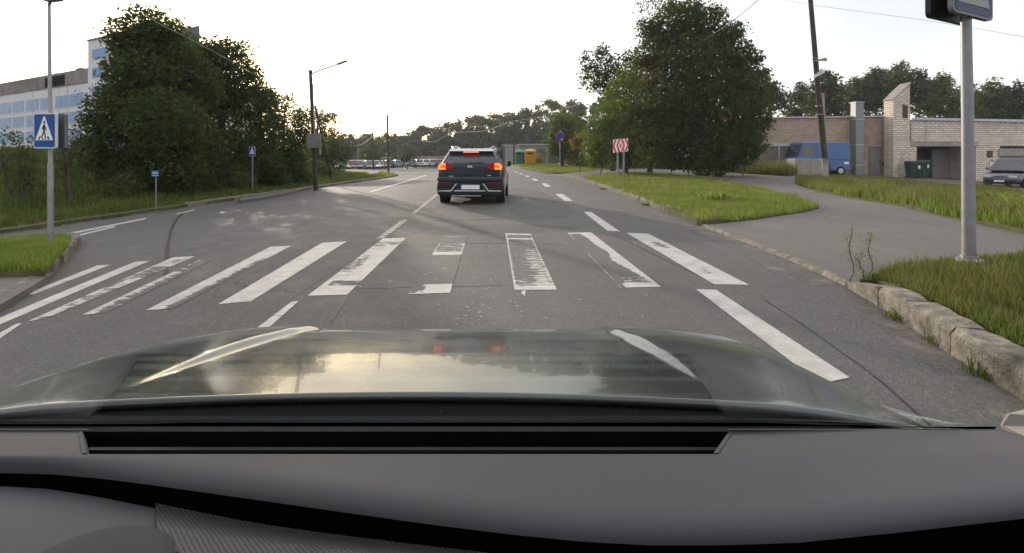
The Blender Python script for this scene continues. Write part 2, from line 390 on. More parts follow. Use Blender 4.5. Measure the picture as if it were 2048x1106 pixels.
# left side: bank, verge and island
bank = [(-11.35, -8), (-11.35, 46), (-11.9, 52), (-13.4, 58), (-19, 70), (-30, 86), (-50, 98), (-95, 105), (-95, -8)]
sheet('embankment', bank, .10, M['soil'], 1.5)
lisl_px = [(-200, 520), (-60, 494), (0, 486), (60, 476), (120, 471), (150, 474), (160, 486), (146, 506), (122, 530), (108, 543), (60, 547), (-60, 549), (-200, 552)]
lisl = inset(smooth_line(Gp(lisl_px, .12), 1, True), .10)
sheet('verge_left', lisl, .12, M['soil'], .4)
lpave = Gp([(-200, 553), (-60, 550), (60, 548), (108, 545), (60, 575), (0, 610), (-80, 655), (-250, 700)], .06)
sheet('pavement_left', lpave, .062, M['asphalt_path'], .4)
lp2 = Gp([(478, 397), (560, 384), (610, 374), (660, 361), (700, 351), (740, 345), (690, 342), (655, 343), (655, 340), (700, 338), (764, 342), (748, 349), (705, 356), (660, 366), (560, 389), (482, 402)], .1)
sheet('pavement_bend', lp2, .115, M['asphalt_path'], .8)

def kerb(name, path, width, height, seg=1.0, below=.12, rough=.012, side=1):
    """row of stone blocks along a line; side=+1 puts the blocks to the right of the walking direction"""
    path = densify(path, .05, False); P2 = [Vector(p) for p in path]
    L = [0]
    for i in range(1, len(P2)): L.append(L[-1] + (P2[i]-P2[i-1]).length)
    def at(s):
        i = min(max(np.searchsorted(L, s) - 1, 0), len(P2) - 2); t = (s - L[i]) / max(L[i+1]-L[i], 1e-6); t = min(max(t, 0), 1)
        p = P2[i].lerp(P2[i+1], t); d = (P2[min(i+1, len(P2)-1)] - P2[i]).normalized(); return p, Vector((d.y, -d.x)) * side
    mb = MB(); s = 0
    while s < L[-1] - .1:
        sl_ = min(seg * random.uniform(.92, 1.06), L[-1] - s); k = max(2, int(sl_ / .12)); dz = random.uniform(-rough, rough); dx = random.uniform(-rough, rough)
        prof = [(0, -below), (0, height - .035), (.012, height - .012), (.035, height), (width - .02, height + .002), (width, height - .02), (width, -below)]
        rows = []
        for q in range(k + 1):
            ss = s + .010 + (sl_ - .020) * q / k; p, nrm = at(ss); e = .016 if q in (0, k) else 0; row = []
            for a, b in prof:
                j = random.uniform(-rough, rough) * .7; jj = random.uniform(-rough, rough) * .7
                if b > 0: b = b + dz - e + jj
                a = a + dx + j; c = p + nrm * a; row.append((c.x, c.y, gz(p.x, p.y) + b))
            rows.append(row)
        m_ = len(prof); V = [v for r in rows for v in r]; F = []
        for q in range(k):
            for a in range(m_ - 1): F.append((q*m_+a, q*m_+a+1, (q+1)*m_+a+1, (q+1)*m_+a))
        F.append(tuple(range(m_))); F.append(tuple(k*m_+a for a in range(m_))[::-1])
        mb.add(V, F); s += sl_
    return tag(mb.build(name, M['kerb']), kind='structure')
kerb('kerb_near', rk[0:4], .19, .175, .62, rough=.011)
kerb('kerb_dropped', rk[4:8], .09, .045, 1.0, rough=.004)
kerb('kerb_island', [(rk[7][0]+.55, rk[7][1]-.03)] + rk[7:12], .20, .155, .9, rough=.016)
kerb('kerb_far', rk[12:], .25, .15, 1.0)
kerb('kerb_crossing', rk[11:13], .14, .05, 1.0, rough=.004)
kerb('kerb_left', [(-11.35, 17.5), (-11.35, 46), (-11.9, 52), (-13.4, 58), (-19, 70), (-30, 86), (-50, 98)], .2, .15, 1.0, side=-1)
kerb('kerb_side', [(-11.35, 7), (-11.35, 17.5)], .15, .06, 1.0, rough=.005, side=-1)
kl = smooth_line(Gp([(156, 480), (160, 488), (146, 507), (122, 531), (108, 545)], .0), 1)
kerb('kerb_left_island', inset(kl, 0)[::-1], .15, .16, .45, rough=.014, side=-1)
kerb('kerb_left_dropped', Gp([(106, 547), (60, 577), (0, 612), (-80, 658)]), .12, .068, 1.0, rough=.004, side=1)
# wedge stone between dropped and raised kerb
a = Vector(rk[4]); b = Vector(rk[3]); d = (b-a).normalized(); nrm = Vector((-d.y, d.x)); 
if nrm.x < 0: nrm = -nrm
V = []
for q, h in ((a, .05), (b, .16)):
    for o_, z in ((0, -.1), (0, h), (.17, h), (.17, -.1)):
        c = q + nrm * o_; V.append((c.x, c.y, gz(c.x, c.y) + z))
tag(pyobj('kerb_ramp', V, [(0,1,5,4),(1,2,6,5),(2,3,7,6),(0,3,2,1),(4,5,6,7)], M['kerb']), kind='structure')

def strip(path, width, off=.0022):
    path = densify(path, .15, False); V = []; F = []
    for i, p in enumerate(path):
        p = Vector(p); q = Vector(path[min(i+1, len(path)-1)]) - Vector(path[max(i-1, 0)]); nrm = Vector((q.y, -q.x)).normalized()
        ww = width * random.uniform(.6, 1.4); jx = random.uniform(-.3, .3) * width
        for s_ in (-.5, .5):
            c = p + nrm * (s_ * ww + jx); V.append((c.x, c.y, gz(c.x, c.y) + off))
        if i: F.append((2*i-2, 2*i-1, 2*i+1, 2*i))
    return V, F
mb = MB()
for pth, wd in (([(818, 443), (900, 441), (1000, 438), (1112, 436)], .035), ([(770, 492), (860, 489), (1000, 486), (1130, 489)], .02), ([(620, 578), (760, 577), (840, 573), (930, 574), (1010, 570)], .014),
                ([(333, 560), (334, 500), (344, 450), (366, 424)], .05), ([(740, 500), (690, 530), (640, 560), (585, 596)], .02), ([(700, 590), (676, 628), (660, 650)], .012),
                ([(870, 390), (800, 455), (745, 497)], .03), ([(860, 420), (880, 412), (1010, 409)], .02), ([(1010, 375), (1060, 380), (1100, 400), (1112, 430)], .02), ([(700, 402), (760, 404), (800, 412), (826, 425)], .03),
                ([(540, 440), (640, 432), (700, 436)], .02), ([(1230, 470), (1330, 520), (1420, 562)], .015), ([(400, 405), (520, 400), (640, 391), (720, 372)], .03),
                ([(1530, 600), (1650, 680), (1760, 760), (1860, 850)], .012), ([(1020, 352), (1075, 356), (1110, 362)], .05)):
    mb.add(*strip(smooth_line(Gp(pth), 2), wd))
tag(mb.build('road_seams', M['tar']), kind='structure')
# asphalt repair patches
for i, (pp, m_) in enumerate((([(1018, 376), (1060, 374), (1120, 398), (1165, 436), (1030, 440), (1012, 410)], 'patch'), ([(846, 452), (1120, 447), (1180, 464), (830, 472)], 'patch'), ([(338, 502), (346, 452), (370, 426), (470, 410), (600, 402), (690, 398), (700, 420), (600, 450), (500, 476), (420, 500)], 'dimple'))):
    sheet('road_patch', smooth_line(Gp(pp), 2, True), .0014, M[m_], .3, depth=.0)
# grit along the gutter and on the dropped kerb
def along(i0, i1, o0, o1):
    a_ = []; b_ = []
    for i in range(i0, i1):
        p = Vector(rk[i]); d = (Vector(rk[min(i+1, len(rk)-1)]) - Vector(rk[max(i-1, 0)])).normalized(); n = Vector((-d.y, d.x)); n = n if n.x < 0 else -n
        a_.append(tuple(p + n*o0)); b_.append(tuple(p + n*(o1*(.8+.4*math.sin(i*2.1)**2))))
    return a_ + b_[::-1]
sheet('gutter_grit', along(4, 9, -.01, .42), .0013, M['gravel'], .25, depth=0)
sheet('gutter_grit', along(0, 4, -.01, .22), .0013, M['gravel'], .2, depth=0)
sheet('gutter_grit', along(8, 12, -.01, .3), .0035, M['gravel'], .4, depth=0)

def sm(a, b, x): return float(sst(a, b, x))
def marks(name, quads):
    V = []; F = []; K = []
    for q, fn in quads:
        c = [Vector(p) for p in Gp(q)]            # BL BR TR TL
        lw = max((c[1]-c[0]).length, (c[2]-c[3]).length); ll = max((c[3]-c[0]).length, (c[2]-c[1]).length)
        nu = max(2, min(16, int(lw / .035))); nv = max(2, min(90, int(ll / .05))); b = len(V)
        for j in range(nv + 1):
            for i in range(nu + 1):
                u = i / nu; v = j / nv; p = c[0].lerp(c[1], u).lerp(c[3].lerp(c[2], u), v)
                V.append((p.x, p.y, gz(p.x, p.y) + .0032 + (.006 if p.y > 19 else 0))); K.append(float(fn(u, v)))
        F += [(b+j*(nu+1)+i, b+j*(nu+1)+i+1, b+(j+1)*(nu+1)+i+1, b+(j+1)*(nu+1)+i) for j in range(nv) for i in range(nu)]
    o = pyobj(name, V, F, M['paint']); at = o.data.attributes.new('keep', 'FLOAT', 'POINT'); at.data.foreach_set('value', K)
    tag(o, kind='structure')
def edge(u, v, eu=.09, ev=.03, k=1.0): return k if (u < eu or u > 1 - eu or v < ev or v > 1 - ev) else 0
rim = lambda u, v: min(1, 1.2 * 1)
def s1(u, v): return 1.25 - 1.0 * math.exp(-((u-.55)/.35)**2 - ((v-.68)/.13)**2) - .75*math.exp(-((u-.5)/.3)**2-((v-.16)/.1)**2) - .3*math.exp(-((v-.4)/.1)**2)
def s2(u, v):
    c_ = .50 + .28*sm(1.0, .3, v) + .05*math.sin(v*17) - .2*math.exp(-((v-.38)/.1)**2); right = sm(c_-.10, c_+.12, u) * 1.05
    if v > .96 or (v < .05 and u > .1): return 1.0
    if u < .07: return .55 if (v < .5 or v > .8) else .1
    if u > .93: return 1.2
    return right if v > .12 else max(right*.7, .35*(u > .2))
def s3(u, v):
    if v > .97 or v < .035 or .83 < v < .86: return .95
    if u < .09: return .80
    if u > .94: return .62
    r_ = .18 + .34 * math.exp(-((u-.76)/.28)**2) * sm(.8, .4, v) + .22 * sm(.2, .0, v)
    return r_
def s4(u, v):
    if v < .09: return 1.2 * (u > .45 - v*2) + .5 * (v < .03)
    if .54 < v < .60: return .95
    if .60 <= v < .80: return .62 if u < .08 or u > .92 else .30
    if v > .96: return .36
    return .14
def s5(u, v):
    if v < .10: return 1.25
    if v < .17: return .25 if u > .2 else .9
    if u > .55 and v < .8: return 1.2
    if .78 < v < .9: return .5
    return .70 - .35 * math.exp(-((v-.42)/.12)**2) * sm(.7, .2, u)
def s7(u, v): return 1.1 - .85 * sm(.35, .9, u) * sm(1.05, .5, v) - .2 * sm(.4, .1, v)
def s8(u, v): return (.74 - .5*sm(.15, .75, u)) * (1 if v < .7 else .45 if v < .9 else .7)
def s9(u, v):
    if v < .14: return .9 - .4*u
    if v > .76: return 1.0 if (v > .95 or v < .8 or u < .3 or u > .88) else .5
    if .38 < v < .52: return .72 if u > .3 else .3
    return .62 if u < .2 else .48 if u > .9 else .30 + .2*(v < .38)
def full(u, v): return .80 if (u < .07 or u > .93) else 1.0 - .12*math.sin(v*7+u*3)**2
zebra = [([(1428,569),(1498,570),(1297,468),(1253,466)], s1), ([(1241,576),(1322,574),(1182,465),(1135,466)], s2), ([(1029,580),(1114,580),(1061,468),(1011,467)], s3),
  ([(816,589),(900,586),(935,472),(887,472)], s4), ([(615,592),(694,590),(812,476),(766,477)], s5), ([(436,609),(502,603),(694,483),(644,486)], full),
  ([(292,621),(346,618),(582,492),(541,494)], s7), ([(165,630),(213,626),(426,519),(398,520)], s8), ([(56,643),(93,637),(390,513),(346,515)], s9),
  ([(-62,662),(-40,667),(300,522),(270,524)], full), ([(48,590),(68,589),(221,530),(195,531)], lambda u, v: 1.2 - .5*math.exp(-((v-.4)/.08)**2))]
marks('zebra_crossing', zebra)
worn = lambda u, v: .62
lines = [([(500,667),(526,666),(597,603),(583,604)], full), ([(1640,768),(1700,756),(1432,580),(1392,579)], lambda u, v: 1.2 if .1 < u < .9 else .8), ([(1215,462),(1240,463),(1182,424),(1167,424)], full),
  ([(1130,402),(1146,402),(1125,388),(1110,388)], full), ([(1091,374),(1103,374),(1093,367),(1083,367)], full), ([(1068,361.5),(1078,361.5),(1071,357.5),(1062,357.5)], full),
  ([(1053,354),(1061,354),(1055,351.5),(1048,351.5)], full), ([(1041,349),(1048,349),(1043,347),(1037,347)], full), ([(1031,345),(1037,345),(1033,343.5),(1027,343.5)], full),
  ([(738,384),(745,384),(855,350.5),(850,350.5)], full), ([(822,428),(832,427),(878,388),(871,388)], lambda u, v: .45), ([(752,478),(768,476),(816,440),(803,440)], lambda u, v: .48),
  ([(770,402),(775,403),(830,412),(824,410)], lambda u, v: .5), ([(-45,692),(-28,698),(44,647),(33,648)], full),
  ([(107,472),(114,474),(294,438),(290,436)], full), ([(150,471),(158,472),(232,454),(228,452)], lambda u, v: .8), ([(350,428),(356,428.5),(392,420),(388,419)], lambda u, v: .8),
  ([(1044,402),(1062,402),(1054,396),(1046,396)], lambda u, v: .3), ([(1042,588),(1050,592),(1052,582),(1044,582)], lambda u, v: .7)]
marks('lane_markings', lines)
mb = MB()
for i in range(150):
    px = random.gauss(960, 45) + random.choice((0, 0, 60)); py = random.uniform(470, 650)
    if i > 110: px = random.uniform(700, 1300); py = random.uniform(430, 640)
    x, y = G(px, py); r_ = random.uniform(.004, .015) if py > 500 else random.uniform(.006, .018); k = random.randint(4, 7); a0 = random.random()*6
    pts = [(x + math.cos(a0+q*6.283/k)*r_*random.uniform(.5, 1.3), y + math.sin(a0+q*6.283/k)*r_*random.uniform(.5, 1.3), gz(x, y)+.003) for q in range(k)]
    mb.add(pts, [tuple(range(k))])
tag(mb.build('paint_flakes', simple('paint flakes', (.36, .35, .33), .7)), kind='structure')

# ------------------------------------------------------------------ foliage
def mesh_np(name, V, loops, nper, m, parent=None):
    """V (n,3); faces of equal size nper given as flat index array"""
    me = bpy.data.meshes.new(name); nf = len(loops) // nper
    me.vertices.add(len(V)); me.vertices.foreach_set('co', np.asarray(V, np.float32).ravel())
    me.loops.add(len(loops)); me.loops.foreach_set('vertex_index', np.asarray(loops, np.int32))
    me.polygons.add(nf); me.polygons.foreach_set('loop_start', np.arange(0, nf*nper, nper, dtype=np.int32))
    me.update(calc_edges=True); me.validate(); setm(me, m)
    o = bpy.data.objects.new(name, me); COL.objects.link(o)
    if parent: o.parent = parent
    return o
def leaf_quads(C, size, tilt=1.0):
    n = len(C); nn = rng.normal(size=(n, 3)); nn[:, 2] += 1.1; a = np.cross(nn, rng.normal(size=(n, 3))); a /= np.linalg.norm(a, axis=1)[:, None]
    b = np.cross(nn, a); b /= np.linalg.norm(b, axis=1)[:, None]
    s = size * rng.uniform(.6, 1.35, (n, 1)); c = np.cross(a, b)
    V = np.stack([C - a*s, C + b*s*.55 + c*s*.12, C + a*s, C - b*s*.55 + c*s*.12], 1).reshape(-1, 3)
    return V
def clump_points(clumps, dens, twig=.38, fill=.35):
    """clumps: (x,y,z,rx,ry,rz). Leaves sit in many small twig tufts, mostly near the outside, so gaps stay between"""
    out_ = []
    for (x, y, z, rx, ry, rz) in clumps:
        area = (rx*ry + ry*rz + rx*rz) / 3 * 12.5; nt_ = max(5, int(area * dens * .06 / (twig * twig) * .5)); per = max(6, int(area * dens / nt_))
        d = rng.normal(size=(nt_, 3)); d /= np.linalg.norm(d, axis=1)[:, None]
        rr = np.where(rng.random((nt_, 1)) < fill, rng.uniform(.2, .8, (nt_, 1)), rng.uniform(.78, 1.08, (nt_, 1)))
        c = np.array([x, y, z]) + d * rr * np.array([rx, ry, rz])
        q = rng.normal(size=(nt_, per, 3)); q /= np.linalg.norm(q, axis=2)[:, :, None]; q *= rng.uniform(0, 1, (nt_, per, 1))**.45 * twig * rng.uniform(.7, 1.6, (nt_, 1, 1)) * np.array([1, 1, .68])
        out_.append((c[:, None, :] + q).reshape(-1, 3))
    return np.concatenate(out_)
def tree(name, label, cat, base, clumps, m, leaf=.1, dens=40, trunk_r=.22, lean=0, twig=.38, group=None, fill=.35, stems=1, seen_trunk=True):
    """base (x,y,z); clumps in world coordinates"""
    bx, by, bz = base; t = thing(name, label, cat, base, group=group)
    L = [(c[0]-bx, c[1]-by, c[2]-bz) + tuple(c[3:]) for c in clumps]
    C = clump_points(L, dens, twig, fill); V = leaf_quads(C, leaf)
    mesh_np('crown', V, np.arange(len(V)), 4, m, t)
    mb = MB(); top = max(c[2] for c in L); cxm = sum(c[0] for c in L)/len(L); cym = sum(c[1] for c in L)/len(L)
    for s_ in range(stems):
        ox = (s_ - (stems-1)/2) * trunk_r * 2.4; bend = random.uniform(-.3, .3)
        hs = [0, .1*top, .3*top, .6*top, .88*top]
        pts = [Vector((ox + (cxm*.9 + ox*2) * (h/top)**1.3 + bend*math.sin(h/top*3), cym*.6*(h/top) + .2*bend, h)) for h in hs]
        rs = [trunk_r*1.25, trunk_r, trunk_r*.8, trunk_r*.5, trunk_r*.15]
        mb.tube(pts, rs, 8)
        for c in L[s_::stems]:
            e = Vector(c[:3]); hh = min(max(c[2] - c[3]*1.2, top*.12), top*.7); k_ = max(i for i in range(5) if hs[i] <= hh + 1e-6); k2 = min(k_+1, 4)
            f = (hh - hs[k_]) / max(hs[k2]-hs[k_], 1e-3); s0 = pts[k_].lerp(pts[k2], f); r0 = rs[k_]*(1-f)+rs[k2]*f
            mid = s0.lerp(e, .5) + Vector((0, 0, .12*(e-s0).length)); mb.tube([s0, mid, e], [r0*.5, r0*.32, r0*.1], 6)
            for _ in range(4):
                dd = Vector((random.uniform(-1, 1)*c[3], random.uniform(-1, 1)*c[4], random.uniform(-.6, 1)*c[5])) * .9
                mb.tube([mid.lerp(e, random.uniform(.2, 1)), e + dd], [r0*.14, r0*.04], 4, caps=False)
    mb.build('trunk', M['bark'], t, smooth=True)
    return t
def cl(px, py, D, r, sx=1.0, sy=1.0, sz=.9):
    """crown clump centred on a photo pixel at distance D, radius given in photo pixels"""
    p = P(px, py, D); q = r * D / FX
    return (p.x, p.y, p.z, q*sx, q*sy, q*sz)
def grass(name, poly, off, n, h, m, wdt=.006, dref=8, hmap=None, kind='stuff', lean=.45, clumpy=.0, power=1.0, skip=None):
    xs = [p[0] for p in poly]; ys = [p[1] for p in poly]; X = []; tot = 0
    while tot < n:
        x = rng.uniform(min(xs), max(xs), n*3); y = rng.uniform(min(ys), max(ys), n*3)
        k = inpoly(x, y, poly) & (np.abs(x) < 1.12 * np.maximum(y, .5) + 1) & (rng.random(n*3) < np.minimum(1, (dref / np.maximum(y, .5)) ** power))
        if skip is not None: k &= ~inpoly(x, y, skip)
        if clumpy: k &= rng.random(n*3) < 1 - clumpy + clumpy * (np.sin(x*2.1+y*.7)*np.sin(y*1.7-x*.9) > -.1)
        X.append(np.stack([x[k], y[k]], 1)); tot += k.sum()
    X = np.concatenate(X)[:n]; x = X[:, 0]; y = X[:, 1]; z = g(x, y) + (off(x, y) if callable(off) else off) - .01
    hh = rng.uniform(h[0], h[1], n) * (.75 + .5*np.abs(np.sin(x*1.3+.5*y)*np.cos(y*1.1-x*.4)))
    if hmap is not None: hh *= hmap(x, y)
    a = rng.uniform(0, 2*np.pi, n); ww = wdt * rng.uniform(.6, 1.5, n) * np.maximum(1, y/dref)**.6
    l = rng.uniform(.05, lean, n) * hh; dx, dy = np.cos(a), np.sin(a); ux, uy = -dy*ww, dx*ww
    B = np.stack([x, y, z], 1); U = np.stack([ux, uy, np.zeros(n)], 1); Lm = np.stack([dx*l*.35, dy*l*.35, hh*.6], 1); Lt = np.stack([dx*l, dy*l, hh], 1)
    V = np.stack([B-U, B+U, B+Lm+U*.8, B+Lm-U*.8, B+Lt+U*.12, B+Lt-U*.12], 1).reshape(-1, 3)
    i = np.arange(n)[:, None]*6; F = (i + np.array([[0, 1, 2, 3, 3, 2, 4, 5]])).ravel()
    o = mesh_np(name, V, F, 4, m); return tag(o, kind=kind)
G1 = leafmat('grass fresh', ((.065, .105, .016), (.16, .235, .035), (.34, .33, .11)), .40, .62, .8)
G2 = leafmat('grass dry', ((.09, .085, .03), (.15, .13, .05), (.24, .19, .10)), .3, .5, .7)
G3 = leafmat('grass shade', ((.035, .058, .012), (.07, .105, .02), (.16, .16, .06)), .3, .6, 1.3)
grass('grass_island', island, voff, 60000, (.04, .13), G1, .006, 11, clumpy=.35)
grass('grass_island_edge', densify(island, 3), voff, 5000, (.10, .24), G2, .005, 11)
grass('grass_near', near_v, voff, 38000, (.025, .10), G3, .0040, 4, clumpy=.35)
grass('grass_near_dry', near_v, voff, 9000, (.05, .17), G2, .0025, 4, clumpy=.6)
_h = lambda x, y: 1 - .70*sst(20, 26, y) * sst(14, 17, x)
grass('grass_back', back_v, .14, 60000, (.07, .30), G1, .010, 16, clumpy=.6, hmap=_h)
grass('grass_back_dry', back_v, .14, 26000, (.12, .45), G2, .007, 16, clumpy=.75, hmap=_h)
grass('grass_back_dark', back_v, .14, 14000, (.1, .32), G3, .010, 16, clumpy=.9, hmap=_h)
grass('grass_far', far_v, .10, 16000, (.06, .16), G1, .012, 40)
grass('tall_weeds', weed_v, .10, 36000, (.3, 1.0), G2, .012, 26, clumpy=.3)
grass('grass_weedy_verge', weed_v, .10, 14000, (.2, .7), G3, .016, 26)
grass('grass_left', lisl, .12, 22000, (.05, .14), G1, .006, 8)
lv = [(-11.5, 17), (-11.5, 46), (-12.1, 52), (-13.6, 58), (-19.2, 70), (-30, 86), (-40, 90), (-30, 60), (-15, 40), (-14, 17)]
grass('grass_left_verge', lv, .10, 36000, (.05, .15), G1, .012, 26, skip=lp2)
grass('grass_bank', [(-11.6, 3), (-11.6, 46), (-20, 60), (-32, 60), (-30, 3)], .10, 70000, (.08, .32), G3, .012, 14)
# ------------------------------------------------------------------ trees
L_DK = leafmat('maple leaves', ((.016, .032, .010), (.030, .052, .014), (.060, .080, .022)), .26, .5, .5)
L_MD = leafmat('hedge leaves', ((.030, .055, .016), (.055, .085, .026), (.095, .12, .04)), .34, .6, .6)
L_YG = leafmat('yellowing leaves', ((.045, .085, .018), (.085, .135, .030), (.20, .19, .04)), .38, .6, .45)
L_RD = leafmat('reddening leaves', ((.014, .032, .012), (.032, .052, .018), (.10, .042, .03)), .26, .65, .35)
L_BR = leafmat('birch leaves', ((.026, .044, .018), (.045, .070, .028), (.085, .105, .045)), .30, .55, .8)
L_OR = leafmat('turning leaves', ((.10, .085, .025), (.22, .13, .035), (.32, .14, .05)), .36, .55, .9)
L_FT = leafmat('far wood leaves', ((.012, .026, .012), (.024, .042, .018), (.045, .062, .024)), .18, .65, .25)
def base(px, D, off=.05):
    x = (px - CX) / FX * D; return (x, D, gz(x, D) + off)
tree('maple_tree', 'tallest dark maple on the left bank, in front of the pale office tower', 'tree', base(300, 20.5),
     [cl(*c) for c in ((300,55,20,44), (262,72,20.4,40), (335,62,20.6,30), (245,88,20,26), (340,105,21,50), (250,142,20,38), (300,150,20,66), (250,225,19.5,62), (194,262,19.5,36), (330,245,19,70), (185,305,19,36), (250,318,19.5,60), (335,335,19.5,66), (385,170,21.5,52), (380,290,21,60), (238,195,21,36))],
     L_DK, leaf=.085, dens=90, trunk_r=.28, twig=.30)
tree('maple_tree', 'dark maple the sun shines behind, right of the tallest one on the left', 'tree', base(455, 26),
     [cl(*c) for c in ((455,130,26,46), (476,104,26.5,26), (440,92,26,20), (470,185,26,62), (420,240,25,64), (520,220,26.5,46), (440,320,25,72), (500,300,26,58), (400,150,26,40), (470,375,26,40), (540,270,27,36), (400,115,26,26), (408,90,25,20), (382,104,24,26), (372,128,23,30), (430,125,25,26), (385,135,25,34), (428,110,25.5,24), (492,150,26,30), (520,190,27,26), (415,190,25,50))],
     L_DK, leaf=.09, dens=66, trunk_r=.25, twig=.34)
tree('rowan_tree', 'loose see-through tree leaning towards the lamp pole on the left', 'tree', base(565, 31),
     [cl(*c) for c in ((560,245,31,42), (590,285,31,32), (550,315,31,44), (598,232,31,22), (540,195,31,24), (596,330,31,26), (575,200,31,14), (612,262,31,16), (570,355,31,26), (530,240,30,34), (575,310,30.5,40), (600,265,31,20), (520,300,30,34))],
     L_DK, leaf=.085, dens=62, trunk_r=.16, twig=.34)
tree('poplar_tree', 'round far tree rising behind the pole with the grey box', 'tree', base(640, 58),
     [cl(*c) for c in ((645,248,58,28), (658,275,58,20), (622,280,58,20), (608,240,58,16), (652,236,58,18), (632,228,58,12))], L_BR, leaf=.16, dens=26, trunk_r=.25, twig=.45)
tree('lime_tree', 'dark spreading tree over the bend beside the pole strut', 'tree', base(660, 44),
     [cl(*c) for c in ((672,290,44,20), (650,305,44,28), (690,300,44,16), (640,325,44,24), (668,330,44,22), (690,318,44,14), (625,300,44,22))], L_MD, leaf=.13, dens=34, trunk_r=.2, twig=.4)
# young trees at the left edge
tree('sapling_tree', 'thin young tree at the left edge before the white building', 'tree', base(38, 14.5),
     [cl(*c) for c in ((30,300,14.5,28), (58,320,14.5,24), (10,335,14.5,26), (45,355,14.5,30), (75,290,14.5,14), (20,270,14.5,12), (-15,300,14.5,24), (62,375,14.5,22))], L_BR, leaf=.05, dens=34, trunk_r=.05, twig=.2, stems=3)
tree('sapling_tree', 'bare-stemmed young tree just right of the near crossing sign', 'tree', base(138, 15.5),
     [cl(*c) for c in ((128,285,15.5,24), (150,310,15.5,24), (112,320,15.5,22), (135,340,15.5,20), (160,350,15.5,20), (118,262,15.5,10))], L_BR, leaf=.05, dens=26, trunk_r=.08, twig=.2, stems=2)
for i, (px, py, D, r, lab, m) in enumerate((
    (20, 415, 15.5, 24, 'low bush under the thin young tree at the left edge', L_BR), (95, 405, 16.5, 24, 'bush beside the near lamp post on the left bank', L_MD), (185, 395, 17.5, 26, 'leafy bush right of the bare-stemmed young tree', L_BR),
    (245, 392, 18, 40, 'bush left of the small blue sign', L_MD), (320, 380, 21, 42, 'dark bush behind the small blue sign', L_DK), (385, 378, 22, 42, 'dark bush between the small blue sign and the far crossing sign', L_DK),
    (455, 365, 24, 42, 'dark bush left of the far crossing sign', L_MD), (530, 358, 27, 38, 'broad bush just right of the far crossing sign', L_DK), (590, 350, 30, 32, 'bush left of the pole with the grey box', L_MD), (640, 345, 38, 22, 'bush behind the foot of the pole with the grey box', L_MD))):
    tree('bush', lab, 'bush', base(px, D), [cl(px, py, D, r, 1.1, 1, .85), cl(px-r*.6, py+12, D, r*.7), cl(px+r*.6, py+10, D+.5, r*.75), cl(px+random.uniform(-10, 10), py-r*.6, D+.3, r*.6)], m, leaf=.055+.001*D, dens=(34 if px < 200 else 60) if D < 22 else 42, trunk_r=.04, twig=.22, group='bushes on the left bank')
# right side
tree('maple_tree', 'huge dark maple with reddish patches beside the brick garages', 'tree', base(1405, 31, .1),
     [cl(*c) for c in ((1360,50,31,52), (1410,70,31,50), (1320,105,31,46), (1450,100,30.5,46), (1385,130,30,72), (1480,135,31,44), (1500,175,31,32), (1465,190,30,62), (1340,190,30,66), (1410,225,29.5,74), (1495,235,31,38), (1475,275,30,52), (1400,285,29.5,62), (1345,270,30,60), (1440,320,30,38), (1388,20,31.5,22), (1512,205,31.2,20), (1300,60,31,24), (1522,148,31,16), (1468,62,31,20), (1288,128,31,20), (1528,245,31,15), (1432,28,31,20), (1508,118,31,14), (1512,290,30.5,20), (1345,18,31,18))],
     L_RD, leaf=.11, dens=96, trunk_r=.38, twig=.40, fill=.42)
tree('birch_tree', 'wispy birch whose top leaves the picture left of the huge dark maple', 'tree', base(1300, 35, .1),
     [cl(*c) for c in ((1298,20,35,24), (1310,60,35,26), (1300,100,35,28), (1312,-15,35,28), (1290,-5,35,12), (1318,140,35,30))], L_BR, leaf=.09, dens=36, trunk_r=.16, twig=.45)
tree('maple_tree', 'black-looking tree with ragged crown left of the huge maple, above the yellowing one', 'tree', base(1225, 38, .1),
     [cl(*c) for c in ((1203,105,38,16), (1180,135,38,20), (1215,130,38,24), (1195,165,38,22), (1228,165,38,26), (1258,120,38,20), (1222,195,38,24), (1172,162,38,10), (1172,112,38,8), (1250,150,38,22))], L_DK, leaf=.12, dens=38, trunk_r=.2, twig=.34)
tree('rowan_tree', 'yellow-green tree with rusty top in front of the black-looking one', 'tree', base(1250, 33, .1),
     [cl(*c) for c in ((1262,150,34,26), (1235,190,34,32), (1275,180,33,36), (1300,165,33,34), (1225,235,33,38), (1265,235,32,46), (1310,220,32,48), (1205,265,33,34), (1250,285,32,42), (1300,280,31,46), (1192,298,33,26))], L_YG, leaf=.10, dens=56, trunk_r=.15, twig=.34)
tree('willow_tree', 'grey-green bushy tree behind the round blue sign', 'tree', base(1125, 47, .1),
     [cl(*c) for c in ((1120,240,47,24), (1140,262,47,26), (1105,275,47,20), (1130,292,47,30), (1160,280,46,26), (1112,305,47,18), (1150,310,46,24), (1155,240,48,18))], L_MD, leaf=.14, dens=42, trunk_r=.15, twig=.4)
for i, (px, py, D, r, lab, m) in enumerate((
    (1160, 280, 37, 16, 'small orange-leaved bush between the round sign and the yellowing tree', L_OR), (1200, 312, 34, 22, 'green bush at the foot of the yellowing tree', L_MD), (1255, 305, 31, 30, 'bush behind the chevron board', L_MD),
    (1305, 305, 30, 30, 'bush right of the chevron board', L_YG), (1380, 320, 29, 22, 'dark bush below the huge maple', L_DK), (1440, 318, 30, 24, 'dark shrub under the right half of the huge maple', L_RD), (1485, 312, 31, 24, 'dark shrub at the right foot of the huge maple', L_RD), (1338, 318, 29.5, 22, 'shrub at the left foot of the huge maple', L_MD), (1075, 318, 56, 12, 'pale dry bush right of the yellow container', L_OR))):
    tree('bush', lab, 'bush', base(px, D), [cl(px, py, D, r), cl(px-r*.6, py+6, D, r*.7), cl(px+r*.6, py+6, D+.5, r*.7)], m, leaf=.10, dens=38, trunk_r=.04, twig=.3, group='bushes along the right verge')
